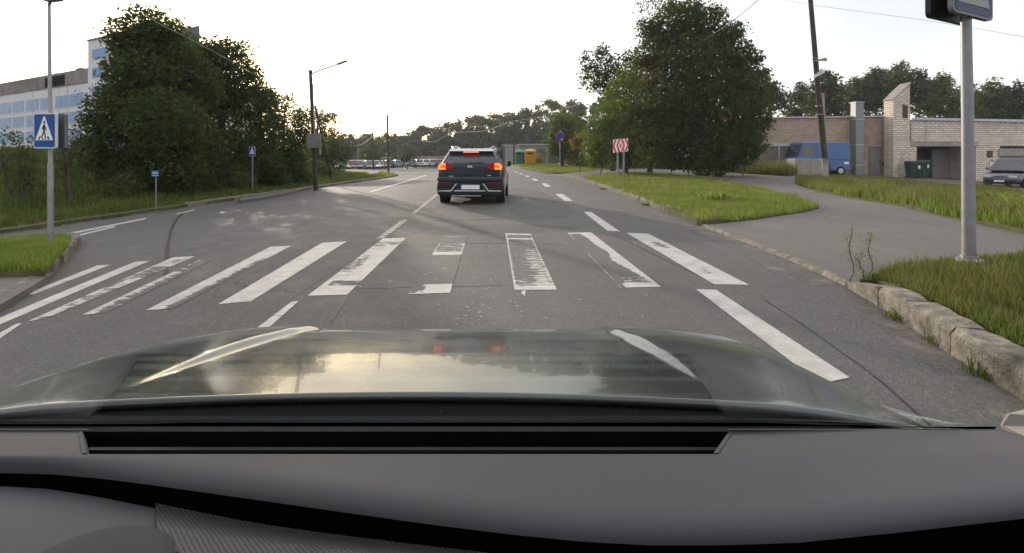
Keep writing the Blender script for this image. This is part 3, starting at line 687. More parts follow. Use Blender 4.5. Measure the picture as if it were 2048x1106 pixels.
# wood behind the garages
wl = [(1545, 185, 60, 24, 'pale bushy tree at the left end of the wood, touching the huge maple'), (1600, 195, 66, 26, 'low rounded tree left of the wooden pole, in the wood'), (1655, 180, 60, 34, 'round dark crown right behind the wooden pole'), (1710, 185, 68, 28, 'loose crown above the grey duct'),
      (1750, 170, 66, 32, 'tall birch left of the brick chimney'), (1795, 160, 70, 30, 'tallest birch of the wood, straight above the brick chimney'), (1835, 170, 68, 28, 'birch just right of the brick chimney'), (1880, 185, 66, 34, 'rounded crown left of the near sign post'),
      (1935, 205, 70, 32, 'tree hidden in part by the near sign post'), (1985, 200, 66, 34, 'dense tree above the parked minivan'), (2035, 205, 64, 36, 'tree cut by the right edge of the picture'), (2090, 195, 66, 34, 'tree beyond the right edge of the garages')]
for i, (px, py, D, r, lab) in enumerate(wl):
    bl = [cl(px, py-r*.55, D, r*.5), cl(px-r*.4, py-r*.1, D, r*.6), cl(px+r*.45, py, D+1, r*.6), cl(px, py+r*.4, D, r*.9), cl(px-r*.5, py+r, D, r*.8), cl(px+r*.5, py+r*1.1, D, r*.8), cl(px+random.uniform(-8, 8), py-r*.95, D, r*.28), cl(px+r*.3, py-r*.6, D, r*.34)]
    tree('wood_tree', lab, 'tree', base(px, D), bl, (L_FT, L_BR, L_FT, L_MD)[i % 4], leaf=.2, dens=24, trunk_r=.2, twig=.6, group='wood behind the brick garages')
# wood filling low gaps and the distant wood round the bend: nobody could count them
def wood(name, cols, D0, leaf, dens, m, depth=12, label=None):
    C = []
    for (px, ptop, pbot) in cols:
        n = random.randint(3, 5)
        for k in range(n):
            D = D0 + random.uniform(0, depth); f = k / (n-1); py = ptop + (pbot-ptop)*f; r = random.uniform(8, 15) * (1 if f > .1 else .55) * (1+.3*f)
            C.append(cl(px + random.uniform(-9, 9), py + r*.7, D, r, 1, 1, 1.15))
    V = leaf_quads(clump_points(C, dens, leaf*2.6, .2), leaf)
    return tag(mesh_np(name, V, np.arange(len(V)), 4, m), kind='stuff')
random.seed(21)
cols = []
tops = [(600,286),(690,282),(730,278),(790,277),(830,272),(850,262),(870,264),(900,248),(925,256),(950,240),(980,246),(1000,232),(1030,240),(1050,222),(1075,230),(1090,212),(1110,208),(1130,214),(1150,205),(1165,208),(1180,215),(1240,215),(1330,230)]
for i in range(150):
    px = 600 + 730 * (i + random.random()) / 150; y = np.interp(px, [a for a, b in tops], [b for a, b in tops]); cols.append((px, y + random.uniform(-9, 8), 318))
wood('distant_wood', cols, 150, .55, 6.5, L_FT, 25)
cols = [(1520 + 620*(i+random.random())/60, 235 + random.uniform(-14, 12), 300) for i in range(80)]
wood('wood_undergrowth', cols, 74, .30, 9, L_FT, 8)
for (px, py, D, r, lab) in ((815, 305, 88, 16, 'round dark bush above the queue of cars on the bend'), (745, 303, 95, 17, 'dark tree behind the second far pole'), (1010, 300, 70, 8, 'low bush left of the far garages')):
    tree('bush' if py > 303 or D < 80 else 'maple_tree', lab, 'bush' if py > 303 or D < 80 else 'tree', base(px, D), [cl(px, py, D, r), cl(px-r*.7, py+6, D, r*.7), cl(px+r*.7, py+5, D, r*.75), cl(px, py-r*.5, D, r*.6), cl(px, py+12, D, r*.7)], L_DK, leaf=.22, dens=14, trunk_r=.1, twig=.5)

# big-leaved plants and weeds
def plant(name, label, cat, loc, n, h, wd, m, group=None, arch=.7):
    mb = MB()
    mb.v.append((0, 0, 0))
    for i in range(n):
        a = random.uniform(0, 6.283); hh = h*random.uniform(.6, 1.1); L_ = hh*(arch if h > .14 else .45)*random.uniform(.5, 1.4); ca, sa = math.cos(a), math.sin(a); sp_ = .1*min(1., h/.3)*min(n, 46)**.5*.4; ox, oy = random.uniform(-sp_, sp_), random.uniform(-sp_, sp_)
        prev = None; V = []
        for k in range(5):
            f = k/4; rr = L_*f; z = hh*(1.9*f - 1.05*f*f) if arch > .4 else hh*f; ww = wd*math.sin(math.pi*min(.97, f*.8+.15))
            V += [(ox+ca*rr - sa*ww, oy+sa*rr + ca*ww, z), (ox+ca*rr + sa*ww, oy+sa*rr - ca*ww, z)]
        b_ = len(mb.v); mb.add(V, [(2*k, 2*k+1, 2*k+3, 2*k+2) for k in range(4)]); mb.f.append((0, b_+1, b_)); mb.mi.append(0)
    o = mb.build(name, m); o.location = loc; return tag(o, label, cat, group)
def on(px, py, off=.12):
    x, y = G(px, py, off); return (x, y, gz(x, y) + off - .02)
for px, py, n, h, lab in ((1430, 402, 46, .30, 'dock plant in the middle of the grass island'), (1395, 358, 30, .22, 'low dock plant at the back of the grass island'), (1470, 372, 30, .2, 'low leafy plant near the right tip of the grass island'),
    (1690, 378, 60, .5, 'leafy clump at the left of the back verge'), (1735, 385, 60, .5, 'leafy clump below the grey duct'), (1775, 380, 60, .5, 'leafy clump below the brick chimney'), (1985, 420, 70, .5, 'broad-leaved clump right of the near sign post'), (2035, 432, 70, .5, 'broad-leaved clump at the right edge of the back verge')):
    plant('dock_plant', lab, 'plant', on(px, py), n, h, .035, G1, 'dock plants in the grass')
def stalk(label, loc, h, m):
    t = thing('mugwort_plant', label, 'plant', loc, group='tall dry weeds by the dropped kerb')
    mb = MB(); pts = [Vector((.03*math.sin(k*1.3), .02*math.cos(k), h*k/6)) for k in range(7)]; mb.tube(pts, [.004]*6+[.001], 5); mb.build('stem', M['bark'], t)
    C = np.array([[pts[int(f*5.9)].x + random.gauss(0, .018+.02*(1-f)), random.gauss(0, .02), h*f] for f in [random.uniform(.15, 1) for _ in range(170)]])
    V = leaf_quads(C, .008); mesh_np('leaves', V, np.arange(len(V)), 4, m, t)
stalk('thin dry weed standing at the left corner of the near verge', on(1702, 560), .50, G2); stalk('bushier seeded weed right of the thin dry one on the near verge', on(1740, 550), .42, G2); stalk('short seeded weed between the two dry ones', on(1722, 556), .25, G3)
for px, py, h, lab in ((1806, 640, .13, 'weed tuft growing at the foot of the near kerb, furthest tuft'), (1890, 690, .13, 'weed tuft at the kerb joint'), (1975, 752, .13, 'nearest weed tuft at the foot of the kerb'), (1290, 411, .14, 'weeds at the foot of the island kerb'), (1205, 379, .16, 'weeds at the far foot of the island kerb')):
    plant('weed_tuft', lab, 'plant', on(px, py, .0), 110, h*.75, .0035, G3, 'weeds growing along the kerb foot')

# ------------------------------------------------------------------ poles, lamps, cables
LAMP = simple('lamp housing', (.16, .165, .18), .45, .3)
def crossing_sign(t, w, h, th=.05, back=False, name='sign_panel', facing=1, off=0, label=None, rimm=None, bluem='blue', tb=-.27, whitem='sign_white'):
    """plate in local xz, its face towards -y; facing=-1 turns the face to +y"""
    f = facing
    mb = MB(); r = .06*w
    poly = []
    for cx_, cz_, a0 in ((w/2-r, h/2-r, 0), (-w/2+r, h/2-r, 90), (-w/2+r, -h/2+r, 180), (w/2-r, -h/2+r, 270)):
        poly += [(cx_ + r*math.cos(R(a0+k*30)), cz_ + r*math.sin(R(a0+k*30))) for k in range(4)]
    mb.prism(poly, off - th/2, off + th/2); pan = mb.build(name, rimm or simple('sign rim', (.55, .56, .6), .4, .3), t, label=label)
    q = lambda a: off - f*(th/2 + a)
    def plate(nm, pl, a, m): 
        mb = MB(); mb.prism([(x*f*w, z*h) for x, z in pl], q(a), q(a+.0035)); return mb.build(nm, M[m], pan)
    in_ = [(x/w*.93*f, z/h*.93) for x, z in poly]
    plate('blue_field', in_, .0, bluem)
    plate('white_triangle', [(-.40, tb), (.40, tb), (.025, .40), (-.025, .40)], .0036, whitem)
    fig = MB()
    for pl in ([(-.035,.17),(.0,.19),(.03,.16),(.045,.05),(.03,-.02),(-.03,-.02),(-.04,.05)], [(-.03,-.01),(.02,-.01),(-.02,-.10),(-.10,-.20),(-.14,-.19),(-.06,-.09)], [(-.01,-.01),(.03,-.01),(.06,-.10),(.085,-.20),(.045,-.21),(.02,-.10)],
               [(.03,.15),(.05,.14),(.11,.05),(.12,-.0),(.09,-.0),(.08,.04)], [(-.03,.15),(-.05,.13),(-.09,.05),(-.07,.03),(-.03,.09)], [(-.27,-.25),(-.20,-.25),(-.15,-.16),(-.20,-.16)], [(-.10,-.25),(-.03,-.25),(-.01,-.215),(-.07,-.215)], [(.04,-.25),(.11,-.25),(.10,-.225),(.04,-.225)], [(.17,-.25),(.25,-.25),(.20,-.16),(.145,-.16)]):
        fig.prism([(x*f*w, z*h) for x, z in pl], q(.0072), q(.0105))
    fig.prism([(.01*f*w + .038*w*math.cos(k*.524), (.235)*h + .042*h*math.sin(k*.524)) for k in range(12)], q(.0072), q(.0105))
    fig.build('pedestrian_symbol', M['sign_black'], pan)
    return pan
# near left lamp post and the crossing signs on it
b = G(101, 491, .12); D = b[1]; z0 = gz(*b) + .12
t = thing('street_lamp', 'galvanised street lamp post on the left grass island, cut by the top of the picture', 'street lamp', (b[0], b[1], z0))
H = CH + (HY - 8) / FX * D - z0
mb = MB(); mb.tube([(0, 0, 0), (0, 0, 1.25), (0, 0, 1.33), (-.02, 0, H)], [.040, .038, .030, .020], 14); mb.build('pole', M['steel'], t, smooth=True)
mb = MB(); mb.box(-.16, .16, -.16, .16, -.02, .02); mb.build('base_plate', M['concrete'], t, bevel=.005)
mb = MB(); mb.tube([(-.02, 0, H-.01), (.02, -.02, H+.04), (.14, -.1, H+.07)], .022, 8); mb.build('arm', M['steel'], t, smooth=True)
mb = MB(); mb.prism([(-.02, .0), (.03, .03), (.24, .05), (.27, .03), (.25, .0), (.05, -.02)], -.06, .03); mb.build('lamp_head', LAMP, t, bevel=.01, loc=(-.03, -.05, H+.03))
sz = CH + (HY - 262) / FX * D
t = thing('crossing_sign', 'pair of blue pedestrian crossing signs on the near left lamp post', 'road sign', (b[0], b[1], sz), R(-6))
w_ = .38; h_ = .55
crossing_sign(t, w_, h_, .04, off=-.07); crossing_sign(t, w_, h_, .06, facing=-1, off=.08, name='sign_panel', rimm=M['sign_grey'])
mb = MB(); mb.box(-.07, .07, -.05, .05, -.15, .15); mb.build('bracket', M['sign_grey'], t)
mb = MB()
# near right sign post
b = (G(1938, 528, .12)); z0 = gz(*b) + .12; D = b[1]
t = thing('sign_post', 'thick grey sign post standing in the near right verge', 'post', (b[0], b[1], z0))
mb = MB(); mb.tube([(0, 0, 0), (-.015, 0, 1.5), (-.05, 0, 3.6)], [.060, .052, .042], 20); mb.build('pole', M['sign_post'], t, smooth=True)
mb = MB(); mb.tube([(0, 0, -.05), (0, 0, .05), (0, 0, .06)], [.13, .125, .10], 18); mb.build('footing', M['concrete'], t, bevel=.008)
mb = MB(); mb.tube([(0, 0, .05), (0, 0, .09)], [.085, .078], 18); mb.build('collar', M['sign_post'], t)
t = thing('crossing_sign', 'pair of blue pedestrian crossing signs seen from below at the top right corner', 'road sign', (b[0]-.10, b[1], 2.66+.38), math.atan2(.42, .87))
M['shaded_white'] = simple('shaded white', (.22, .23, .25), .5); M['navy'] = simple('shaded dark blue', (.004, .018, .08), .5, var=.2, scale=3)  # backlit shade painted into this sign's white, blue and rim
crossing_sign(t, .80, .76, .05, off=-.095, rimm=simple('shaded rim', (.13, .13, .14), .5, .3), bluem='navy', tb=-.35, whitem='shaded_white'); crossing_sign(t, .80, .76, .05, facing=-1, off=.095, rimm=M['sign_black'])
mb = MB(); mb.box(-.05, .15, -.07, .07, -.30, .24); mb.build('bracket', M['sign_grey'], t)
# far crossing sign
def post(t, h, r=.03, m='sign_post', name='post'):
    mb = MB(); mb.tube([(0, 0, 0), (0, 0, h)], r, 10); mb.build(name, M[m], t, smooth=True)
b = G(505, 385, .1); z0 = gz(*b) + .1; D = b[1]
t = thing('crossing_sign', 'small far pedestrian crossing sign on its own post before the dark trees', 'road sign', (b[0], b[1], z0), R(12))
hh = CH + (HY - 303) / FX * D - z0; crossing_sign(t, .26, .44, .04, off=-.05); t.children[0].location.z = hh
post(t, hh + .25); mb = MB(); mb.box(-.14, .08, .035, .07, hh-.21, hh+.22); mb.build('back_panel', M['sign_grey'], t)
# small blue sign on the left bank
b = G(312, 418, .1); z0 = gz(*b) + .1; D = b[1]
t = thing('information_sign', 'small blue rectangular sign with grey symbols on a thin post by the left bank', 'road sign', (b[0], b[1], z0), R(10))
hh = CH + (HY - 347) / FX * D - z0; post(t, hh + .08, .022)
mb = MB(); mb.box(-.11, .11, -.05, -.03, hh-.10, hh+.10); p_ = mb.build('sign_panel', M['blue'], t, bevel=.004)
mb = MB()
for a in (-.075, -.025, .03): mb.box(a, a+.04, -.056, -.052, hh-.02, hh+.06)
mb.box(-.085, .085, -.056, -.052, hh-.075, hh-.05); mb.build('sign_symbols', simple('faded white', (.4, .44, .5), .5), p_)
# round no-stopping sign
b = G(1120, 340, .1); z0 = gz(*b) + .1; D = b[1]
t = thing('no_parking_sign', 'round blue sign with thin red rim on a grey post, right verge', 'road sign', (b[0], b[1], z0))
hh = CH + (HY - 273) / FX * D - z0; r_ = 9.4*D/FX; post(t, hh, .035, 'steel')
for nm, rr, m_, y_ in (('red_rim', r_, 'sign_red', -.06), ('blue_disc', r_*.88, 'blue', -.066)):
    mb = MB(); mb.prism([(rr*math.cos(k*math.pi/16), hh + rr*math.sin(k*math.pi/16)) for k in range(32)], y_, y_+.02); mb.build(nm, M[m_], t)
mb = MB(); mb.box(r_*.2, r_*.55, -.072, -.069, hh-r_*.75, hh-r_*.5); mb.build('sticker', M['sign_white'], t)
# chevron board on two posts
b = G(1241, 353, .12); z0 = gz(*b) + .12; D = b[1]; k_ = D/FX
t = thing('chevron_board', 'red and white chevron board on two grey posts on the grass island', 'road sign', (b[0], b[1], z0), R(-8))
zc = CH + (HY - 291)*k_ - z0
mb = MB(); W2 = 14.5*k_; H2 = 13*k_; tl = 1.5*k_
mb.prism([(-W2, zc-H2-tl), (W2, zc-H2+tl), (W2, zc+H2+tl), (-W2, zc+H2-tl)], -.05, -.02); pn = mb.build('board', M['sign_white'], t)
mb = MB()
for a, dr in ((-.82, -1), (-.30, -1), (.30, 1), (.82, 1)):
    x0 = a*W2 - .11*W2; x1 = a*W2 + .13*W2; sh = dr*.16*W2
    sl_ = lambda x: x/W2*tl
    mb.prism([(x0-sh, zc-H2*.97+sl_(x0)), (x1-sh, zc-H2*.97+sl_(x1)), (x1+sh, zc+sl_(x1)), (x0+sh, zc+sl_(x0))], -.054, -.051); mb.prism([(x0+sh, zc+sl_(x0)), (x1+sh, zc+sl_(x1)), (x1-sh, zc+H2*.97+sl_(x1)), (x0-sh, zc+H2*.97+sl_(x0))], -.054, -.051)
mb.prism([(-.12*W2, zc), (0, zc-H2*.5), (.12*W2, zc), (0, zc+H2*.5)], -.054, -.051)
mb.build('chevrons', M['sign_red'], pn)
for a in (-.35, .45):
    mb = MB(); mb.tube([(a*W2, 0, -.05), (a*W2, 0, zc+H2*.7)], 2.0*k_, 10); mb.build('post', M['sign_post'], t, smooth=True)
def wpole(label, px, py, ptop, D=None, lean=0., r=(.15, .10), name='utility_pole', cat='utility pole', m='wood', off=.1):
    if D is None: b = G(px, py, off); D = b[1]
    else: b = ((px-CX)/FX*D, D)
    z0 = gz(*b) + off - .1; H = CH + (HY-ptop)/FX*D - z0
    t = thing(name, label, cat, (b[0], b[1], z0)); mb = MB(); mb.tube([(0, 0, 0), (lean*.45, 0, H*.5), (lean, 0, H)], [r[0], (r[0]+r[1])/2, r[1]], 12); mb.build('pole', M[m], t, smooth=True)
    mb = MB(); mb.tube([(lean, 0, H), (lean, 0, H+.12)], r[1]*1.25, 10); mb.build('cap', M['wire_dark'], t)
    return t, H, D
t, H, D = wpole('dark wooden pole with long lamp arm and grey box, left verge', 632, 377, 145, lean=-.30, r=(.13, .085))
mb = MB(); mb.tube([(-.30, 0, H-.1), (.2, 0, H+.12), (1.5*.9, -.05, H+.48)], .035, 6); mb.build('arm', M['steel'], t, smooth=True)
mb = MB(); mb.prism([(0, 0), (.05, .05), (.5, .20), (.52, .14), (.06, -.03)], -.12, .08); mb.build('lamp_head', LAMP, t, loc=(1.15, -.02, H+.44))
zb = CH + (HY-281)/FX*D - (t.location.z)
mb = MB(); mb.box(-.38, .34, -.34, -.13, zb-.40, zb+.34); bx_ = mb.build('cabinet', simple('cabinet grey', (.16, .16, .15), .7, dirt=(.08, .07, .06, .5)), t, bevel=.01)
mb = MB(); mb.box(.28, .33, -.25, -.2, zb-.75, zb-.4); mb.tube([(-.02, -.16, zb+.3), (-.12, -.12, H*.9)], .02, 6); mb.build('conduit', M['wire'], t)
mb = MB(); mb.tube([(-.05, .0, CH+(HY-212)/FX*D - t.location.z), (G(664, 365, .1)[0]-t.location.x, G(664, 365, .1)[1]-t.location.y, .05)], .05, 8); mb.build('strut', M['wood'], t, smooth=True)
wpole('bare dark pole on the inner verge of the bend, nearest of the far ones', 777, 344, 232, lean=-.15, r=(.15, .12), off=.1)
wpole('bare pole standing before the dark tree on the bend', 747, 338, 266, D=82, lean=-.15, r=(.15, .12))
wpole('short pole above the far right garages, carrying the pale cable', 1028, 330, 236, D=62, r=(.12, .12))
wpole('distant pole right of the round dark bush above the queue', 833, 330, 278, D=105, r=(.14, .12))
wpole('distant pale pole near the blue shelter', 716, 330, 292, D=118, r=(.10, .08), name='street_lamp', cat='street lamp', m='steel')
# leaning wooden pole, right
D = 30; bx, bz = (1651-CX)/FX*D, 0; z0 = gz(bx, D) + .05; H = CH + (HY+60)/FX*D - z0
t = thing('utility_pole', 'tall leaning wooden pole with concrete stub and white plate, right side', 'utility pole', (bx, D, z0))
ln = -35*D/FX
mb = MB(); mb.tube([(-.05, 0, 1.2), (ln*.45-.05, 0, H*.5), (ln, 0, H)], [.17, .15, .12], 14); mb.build('pole', M['wood'], t, smooth=True)
mb = MB(); mb.prism([(-.02, 0), (.30, 0), (.02, 5.2), (-.18, 5.2)], .14, .34); mb.build('stub', M['concrete'], t, bevel=.01)
z1 = lambda py: CH + (HY-py)/FX*D - z0
xx = lambda py: ln*z1(py)/H - .03
mb = MB(); mb.prism([(xx(150)-.30, z1(158)), (xx(150)+.38, z1(146)), (xx(150)+.38, z1(139)), (xx(150)-.30, z1(151))], -.2, -.17); pl_ = mb.build('name_plate', M['sign_white'], t)
mb = MB()
for k in range(7): mb.box(xx(150)-.2+k*.07, xx(150)-.16+k*.07, -.206, -.202, z1(151.5-k*.9), z1(149-k*.9))
mb.build('plate_marks', M['wood'], pl_)
for py in (117, 122, 212, 229, 318): mb = MB(); mb.tube([(xx(py), 0, z1(py)-.02), (xx(py), 0, z1(py)+.02)], .185, 14); mb.build('band', M['steel'], t)
mb = MB(); mb.tube([(xx(122), -.1, z1(122)), (xx(122)+.42, -.3, z1(120))], [.05, .09], 8); mb.tube([(xx(122)+.42, -.3, z1(124)), (xx(122)+.42, -.3, z1(118))], .1, 8); mb.build('floodlight', M['concrete_light'], t, smooth=True)
def cable(name, label, pts, r, m, cat='cable', n=8, sag=0):
    o_ = []
    pts = [P(*p) for p in pts]
    # smooth with Catmull-Rom
    for i in range(len(pts)-1):
        p0, p1, p2, p3 = pts[max(i-1, 0)], pts[i], pts[i+1], pts[min(i+2, len(pts)-1)]
        for k in range(n):
            s = k/n; q = .5*((2*p1) + (p2-p0)*s + (2*p0-5*p1+4*p2-p3)*s*s + (3*p1-p0-3*p2+p3)*s**3); o_.append(q - Vector((0, 0, sag*4*s*(1-s))))
    o_.append(pts[-1]); mb = MB(); mb.tube(o_, r, 5); o = mb.build(name, m if not isinstance(m, str) else M[m], smooth=True); return tag(o, label, cat)
cable('overhead_cable', 'pale cable hanging from the top, across the huge maple to the far pole', [(1580,-60,20), (1465,42,26), (1350,115,33), (1230,186,42), (1140,214,50), (1070,236,58), (1028,241,62)], .022, 'wire')
cable('overhead_cable', 'pale cable from the short pole on to the distant pole over the bend', [(1028,241,62), (965,262,72), (905,266,84), (868,283,95), (833,281,105), (800,292,112)], .035, 'wire')
cable('overhead_wire', 'thin wire crossing the top right corner behind the crossing signs', [(1560,-2,30), (1640,12,28), (1860,42,24), (2048,74,20), (2200,108,18)], .010, 'wire')
cable('overhead_wire', 'thin wire running down across the tallest left maple to the lamp pole', [(180,-60,12), (290,30,14.5), (380,78,18), (455,118,22), (540,165,25), (622,196,27)], .008, 'wire')
cable('overhead_cable', 'thick pale cable end left of the second far pole', [(700,291,70), (722,289,74), (738,279,80), (746,272,82)], .04, 'wire')
for px, py, D, lab in ((800, 222, 47, 'lamp head hanging over the road above the bend'), (1160, 177, 40, 'lamp head hanging left of the black-looking tree'), (1438, 24, 24, 'lamp head at the top of the huge maple')):
    p = P(px, py, D); t = thing('hanging_lamp', lab, 'street lamp', p); mb = MB(); mb.prism([(-.22, 0), (-.15, .06), (.12, .07), (.22, .02), (.15, -.03)], -.08, .08); mb.build('lamp_head', LAMP, t, bevel=.01)
    mb = MB(); mb.tube([(.2, 0, .03), (.7, 0, -.02)], .008, 5); mb.tube([(-.9, 0, .05), (.2, .0, .04)], .006, 5); mb.build('span_wire', M['wire'], t)
# ------------------------------------------------------------------ buildings
W_OFF = simple('pale render', (.56, .56, .60), .85, var=.08, scale=.5, dirt=(.28, .27, .28, .3)); PARA = simple('stained parapet', (.19, .175, .17), .9, var=.35, scale=.8, dirt=(.08, .075, .08, .8))
BLUEG = simple('blue window', (.022, .14, .32), .3, var=.25, scale=.7, spec=.3); FRW = simple('window frame', (.5, .5, .52), .5)
A_ = Vector((-80, 75.5, 0)); B_ = Vector((-30.3, 49, 0)); dv = (B_-A_); Lw = dv.length; ang = math.atan2(dv.y, dv.x)
gb = -1.0
t = thing('office_building', 'long white office block with blue window bands and a tower behind the left trees', 'building', (A_.x, A_.y, gb), ang)
def wl_(px, py=None):
    """photo column (and row) -> metres along the facade, height over its foot"""
    k = (px-CX)/FX; s = (k*A_.y - A_.x) / (dv.x - k*dv.y); D = A_.y + dv.y*s
    return (s*Lw, None if py is None else CH + (HY-py)/FX*D - gb)
xt, zt = wl_(183, 84); x_e = Lw
_, zm = wl_(183, 135); _, zp = wl_(183, 164)
mb = MB(); mb.box(-30, xt, 0, 22, 0, zp); mb.build('wall', W_OFF, t)
mb = MB(); mb.box(-30.2, xt-.003, -.12, 22.1, zp, zm); mb.build('parapet', PARA, t)
mb = MB(); xm_ = wl_(335)[0]; mb.prism([(xt, -.35), (xm_, -.35), (xm_-7, 4.2), (xt, 4.2)], 0, zt, axis='z'); tw = mb.build('tower', W_OFF, t)
mb = MB(); mb.prism([(xt-.1, -.45), (xm_+.1, -.45), (xm_-6.9, 4.3), (xt-.1, 4.3)], zt, zt+.18, axis='z'); mb.build('coping', PARA, tw)
xp, _ = wl_(364); mb = MB(); mb.prism([(xm_+.003, -.30), (x_e, -.30), (x_e-5, 2.4), (xm_+.003, 2.4)], 0, wl_(406, 52)[1], axis='z'); mb.build('plant_room', simple('dark cladding', (.085, .09, .10), .7), tw)
xl0, zl0 = wl_(93, 174); xl1, zl1 = wl_(132, 152)
mb = MB(); mb.box(xl0, xl1, -.17, -.1, zp+.12, zm-.35); mb.build('louvre', simple('dark louvre', (.012, .013, .015), .9, spec=.0), t)
def win(x0, x1, z0, z1, par, y=-.0, mull=1):
    mb = MB(); mb.box(x0-.06, x1+.06, y-.03, y+.05, z0-.06, z1+.06); f = mb.build('window', FRW, par)
    mb = MB(); k = mull + 1; ww = (x1-x0)/k
    for i in range(k): mb.box(x0+i*ww+.03, x0+(i+1)*ww-.03, y-.045, y-.02, z0+.03, z1-.03)
    mb.build('pane', BLUEG, f)
rows = [wl_(183, 184)[1], wl_(183, 184)[1] - 2.15, wl_(183, 184)[1] - 4.3, wl_(183, 184)[1] - 6.45]
xs_ = [(-34,-5), (-4,22), (25,48), (53,78), (81,105), (111,137), (139,165), (172,181)]
for zi, z_ in enumerate(rows):
    for a, c in xs_:
        x0 = wl_(a)[0]; x1 = wl_(c)[0]; win(x0, x1, z_-1.5, z_+.05, t, mull=1 if zi == 0 else 0)
for k in range(6):
    z1 = zt - 1.1 - k*2.15
    for a, c in ((192,222), (232,262), (272,302), (300,326)): win(wl_(a)[0], wl_(c)[0], z1-1.2, z1, tw, y=-.35, mull=0)
for i, (a, w_, h_) in enumerate(((140, 1.3, .55), (95, .4, .45), (70, .9, .3), (55, .8, .25), (38, .8, .25))):
    x0 = wl_(a)[0]; mb = MB(); mb.box(x0-w_*.3, x0+w_*.3, 1, 1.8, zm, zm+h_*.6); mb.box(x0-w_*.5, x0+w_*.5, .8, 2, zm+h_*.6, zm+h_); mb.build('roof_vent', PARA, t, bevel=.04)
mb = MB()
for a in (66, 118, 135): x0 = wl_(a)[0]; mb.box(x0-.03, x0+.03, -.012, .01, 0, zp)
mb.build('panel_joint', PARA, t)
# low brick wall behind the young trees
BR_G = brick('grey brick', (.22, .19, .17), (.16, .14, .13), (.28, .27, .25), .25, .09)
a = P(-60, 330, 26); b = P(330, 300, 30); t = thing('brick_wall', 'low old brick wall half hidden behind the young trees on the left bank', 'wall', (a.x, a.y, 0), math.atan2(b.y-a.y, b.x-a.x))
Lb = (b-a).length; mb = MB(); mb.prism([(0, -.5), (Lb, -.5), (Lb, 2.1), (Lb*.6, 1.8), (0, .95)], 0, .3); mb.build('masonry', BR_G, t)
mb = MB(); mb.prism([(0, .95), (Lb*.6, 1.8), (Lb, 2.1), (Lb, 2.2), (Lb*.6, 1.9), (0, 1.05)], -.04, .34); mb.build('coping', M['concrete'], t)

# brick garages on the right
BR_L = brick('tan brick', (.46, .35, .27), (.33, .25, .195), (.17, .14, .115), .40, .135)
BR_W = brick('white brick', (.68, .60, .52), (.52, .45, .38), (.16, .13, .11), .42, .165)
YB = 40.0
X_ = lambda px, D=YB: (px-CX)/FX*D
Z_ = lambda py, D=YB: CH + (HY-py)/FX*D
CAPM = simple('roof flashing', (.42, .43, .46), .5, .2); DOOR = simple('grey steel door', (.20, .18, .17), .7, dirt=(.12, .10, .09, .5))
t = thing('garage_building', 'long low brick garage building with chimney, duct and recessed gate', 'building', (0, 0, 0))
LOW = -2.6
xa, xb, xc, xo0, xo1, xe = X_(1515), X_(1776), X_(1822, 38.6), X_(1806), X_(1962), X_(2330)
mb = MB(); mb.prism([(xa, LOW), (xb, LOW), (xb, Z_(234)), (xa, Z_(237))], YB, YB+14); mb.build('wall', BR_L, t)
YR = 39.0; X2 = lambda px: X_(px, YR); Z2 = lambda py: Z_(py, YR)
mb = MB(); zl = Z2(292)
mb.prism([(X2(1822), zl), (X2(2330), zl), (X2(2330), Z2(250)), (X2(1822), Z2(240))], YR, YR+15)
mb.box(X2(1800), X2(1830), YR+.003, YR+15, LOW, zl-.003); mb.box(X2(1952), X2(2000), YR+.003, YR+15, LOW, zl-.003)
mb.build('wall', BR_W, t)
mb = MB(); mb.prism([(xa-.2, Z_(237)), (xb, Z_(234)), (xb, Z_(231.5)), (xa-.2, Z_(234.5))], YB-.15, YB+14.1); mb.prism([(X2(1822), Z2(240)), (X2(2330), Z2(250)), (X2(2330), Z2(244.5)), (X2(1822), Z2(235.5))], YR-.18, YR+15.1); mb.build('roof_edge', CAPM, t)
# chimney tower
mb = MB(); x0, x1, yy = X_(1787, 38.6), X_(1820, 38.6), 38.6
mb.prism([(x0, LOW), (x1, LOW), (x1, Z_(166, yy)), (x0, Z_(200, yy))], yy, yy+1.0); ch = mb.build('chimney', BR_W, t)
mb = MB(); mb.prism([(X_(1805, yy), Z_(236, yy)), (X_(1815, yy), Z_(236, yy)), (X_(1815, yy), Z_(211, yy)), (X_(1805, yy), Z_(209, yy))], yy-.03, yy+.02); mb.build('shutter', simple('rusty shutter', (.07, .045, .04), .8), ch)
mb = MB(); mb.prism([(x0-.04, Z_(200, yy)), (x1+.04, Z_(166, yy)), (x1+.04, Z_(164, yy)), (x0-.04, Z_(198, yy))], yy-.05, yy+1.1); mb.build('coping', BR_G, ch)
mb = MB(); mb.box(X2(1812)+.01, X2(1829), YR-.22, YR, LOW, zl-.06); mb.build('pier', BR_W, t)
# duct
mb = MB(); mb.box(X_(1705, 39.7), X_(1721, 39.7), 39.3, 39.95, LOW, Z_(206, 39.7)); du = mb.build('duct', simple('duct metal', (.21, .225, .22), .55, .35, dirt=(.12, .12, .11, .4)), t, bevel=.03)
mb = MB()
for py in (206, 240, 290, 330): mb.box(X_(1705, 39.7)-.03, X_(1721, 39.7)+.03, 39.26, 39.98, Z_(py)-.03, Z_(py)+.03)
mb.build('duct_flange', CAPM, du)
def door(x0, x1, z0, z1, y, par, m=DOOR, name='door'):
    mb = MB(); mb.box(x0-.08, x1+.08, y-.03, y+.02, z0, z1+.08); f = mb.build(name, simple('door frame', (.12, .11, .10), .7), par); mb = MB(); mb.box(x0, x1, y-.06, y-.03, z0, z1); mb.build('leaf', m, f); return f
f = door(X_(1739), X_(1760), LOW+1, Z_(295), YB, t); mb = MB(); mb.box(X_(1757), X_(1758.5), YB-.1, YB-.06, Z_(325), Z_(322)); mb.build('handle', M['black'], f)
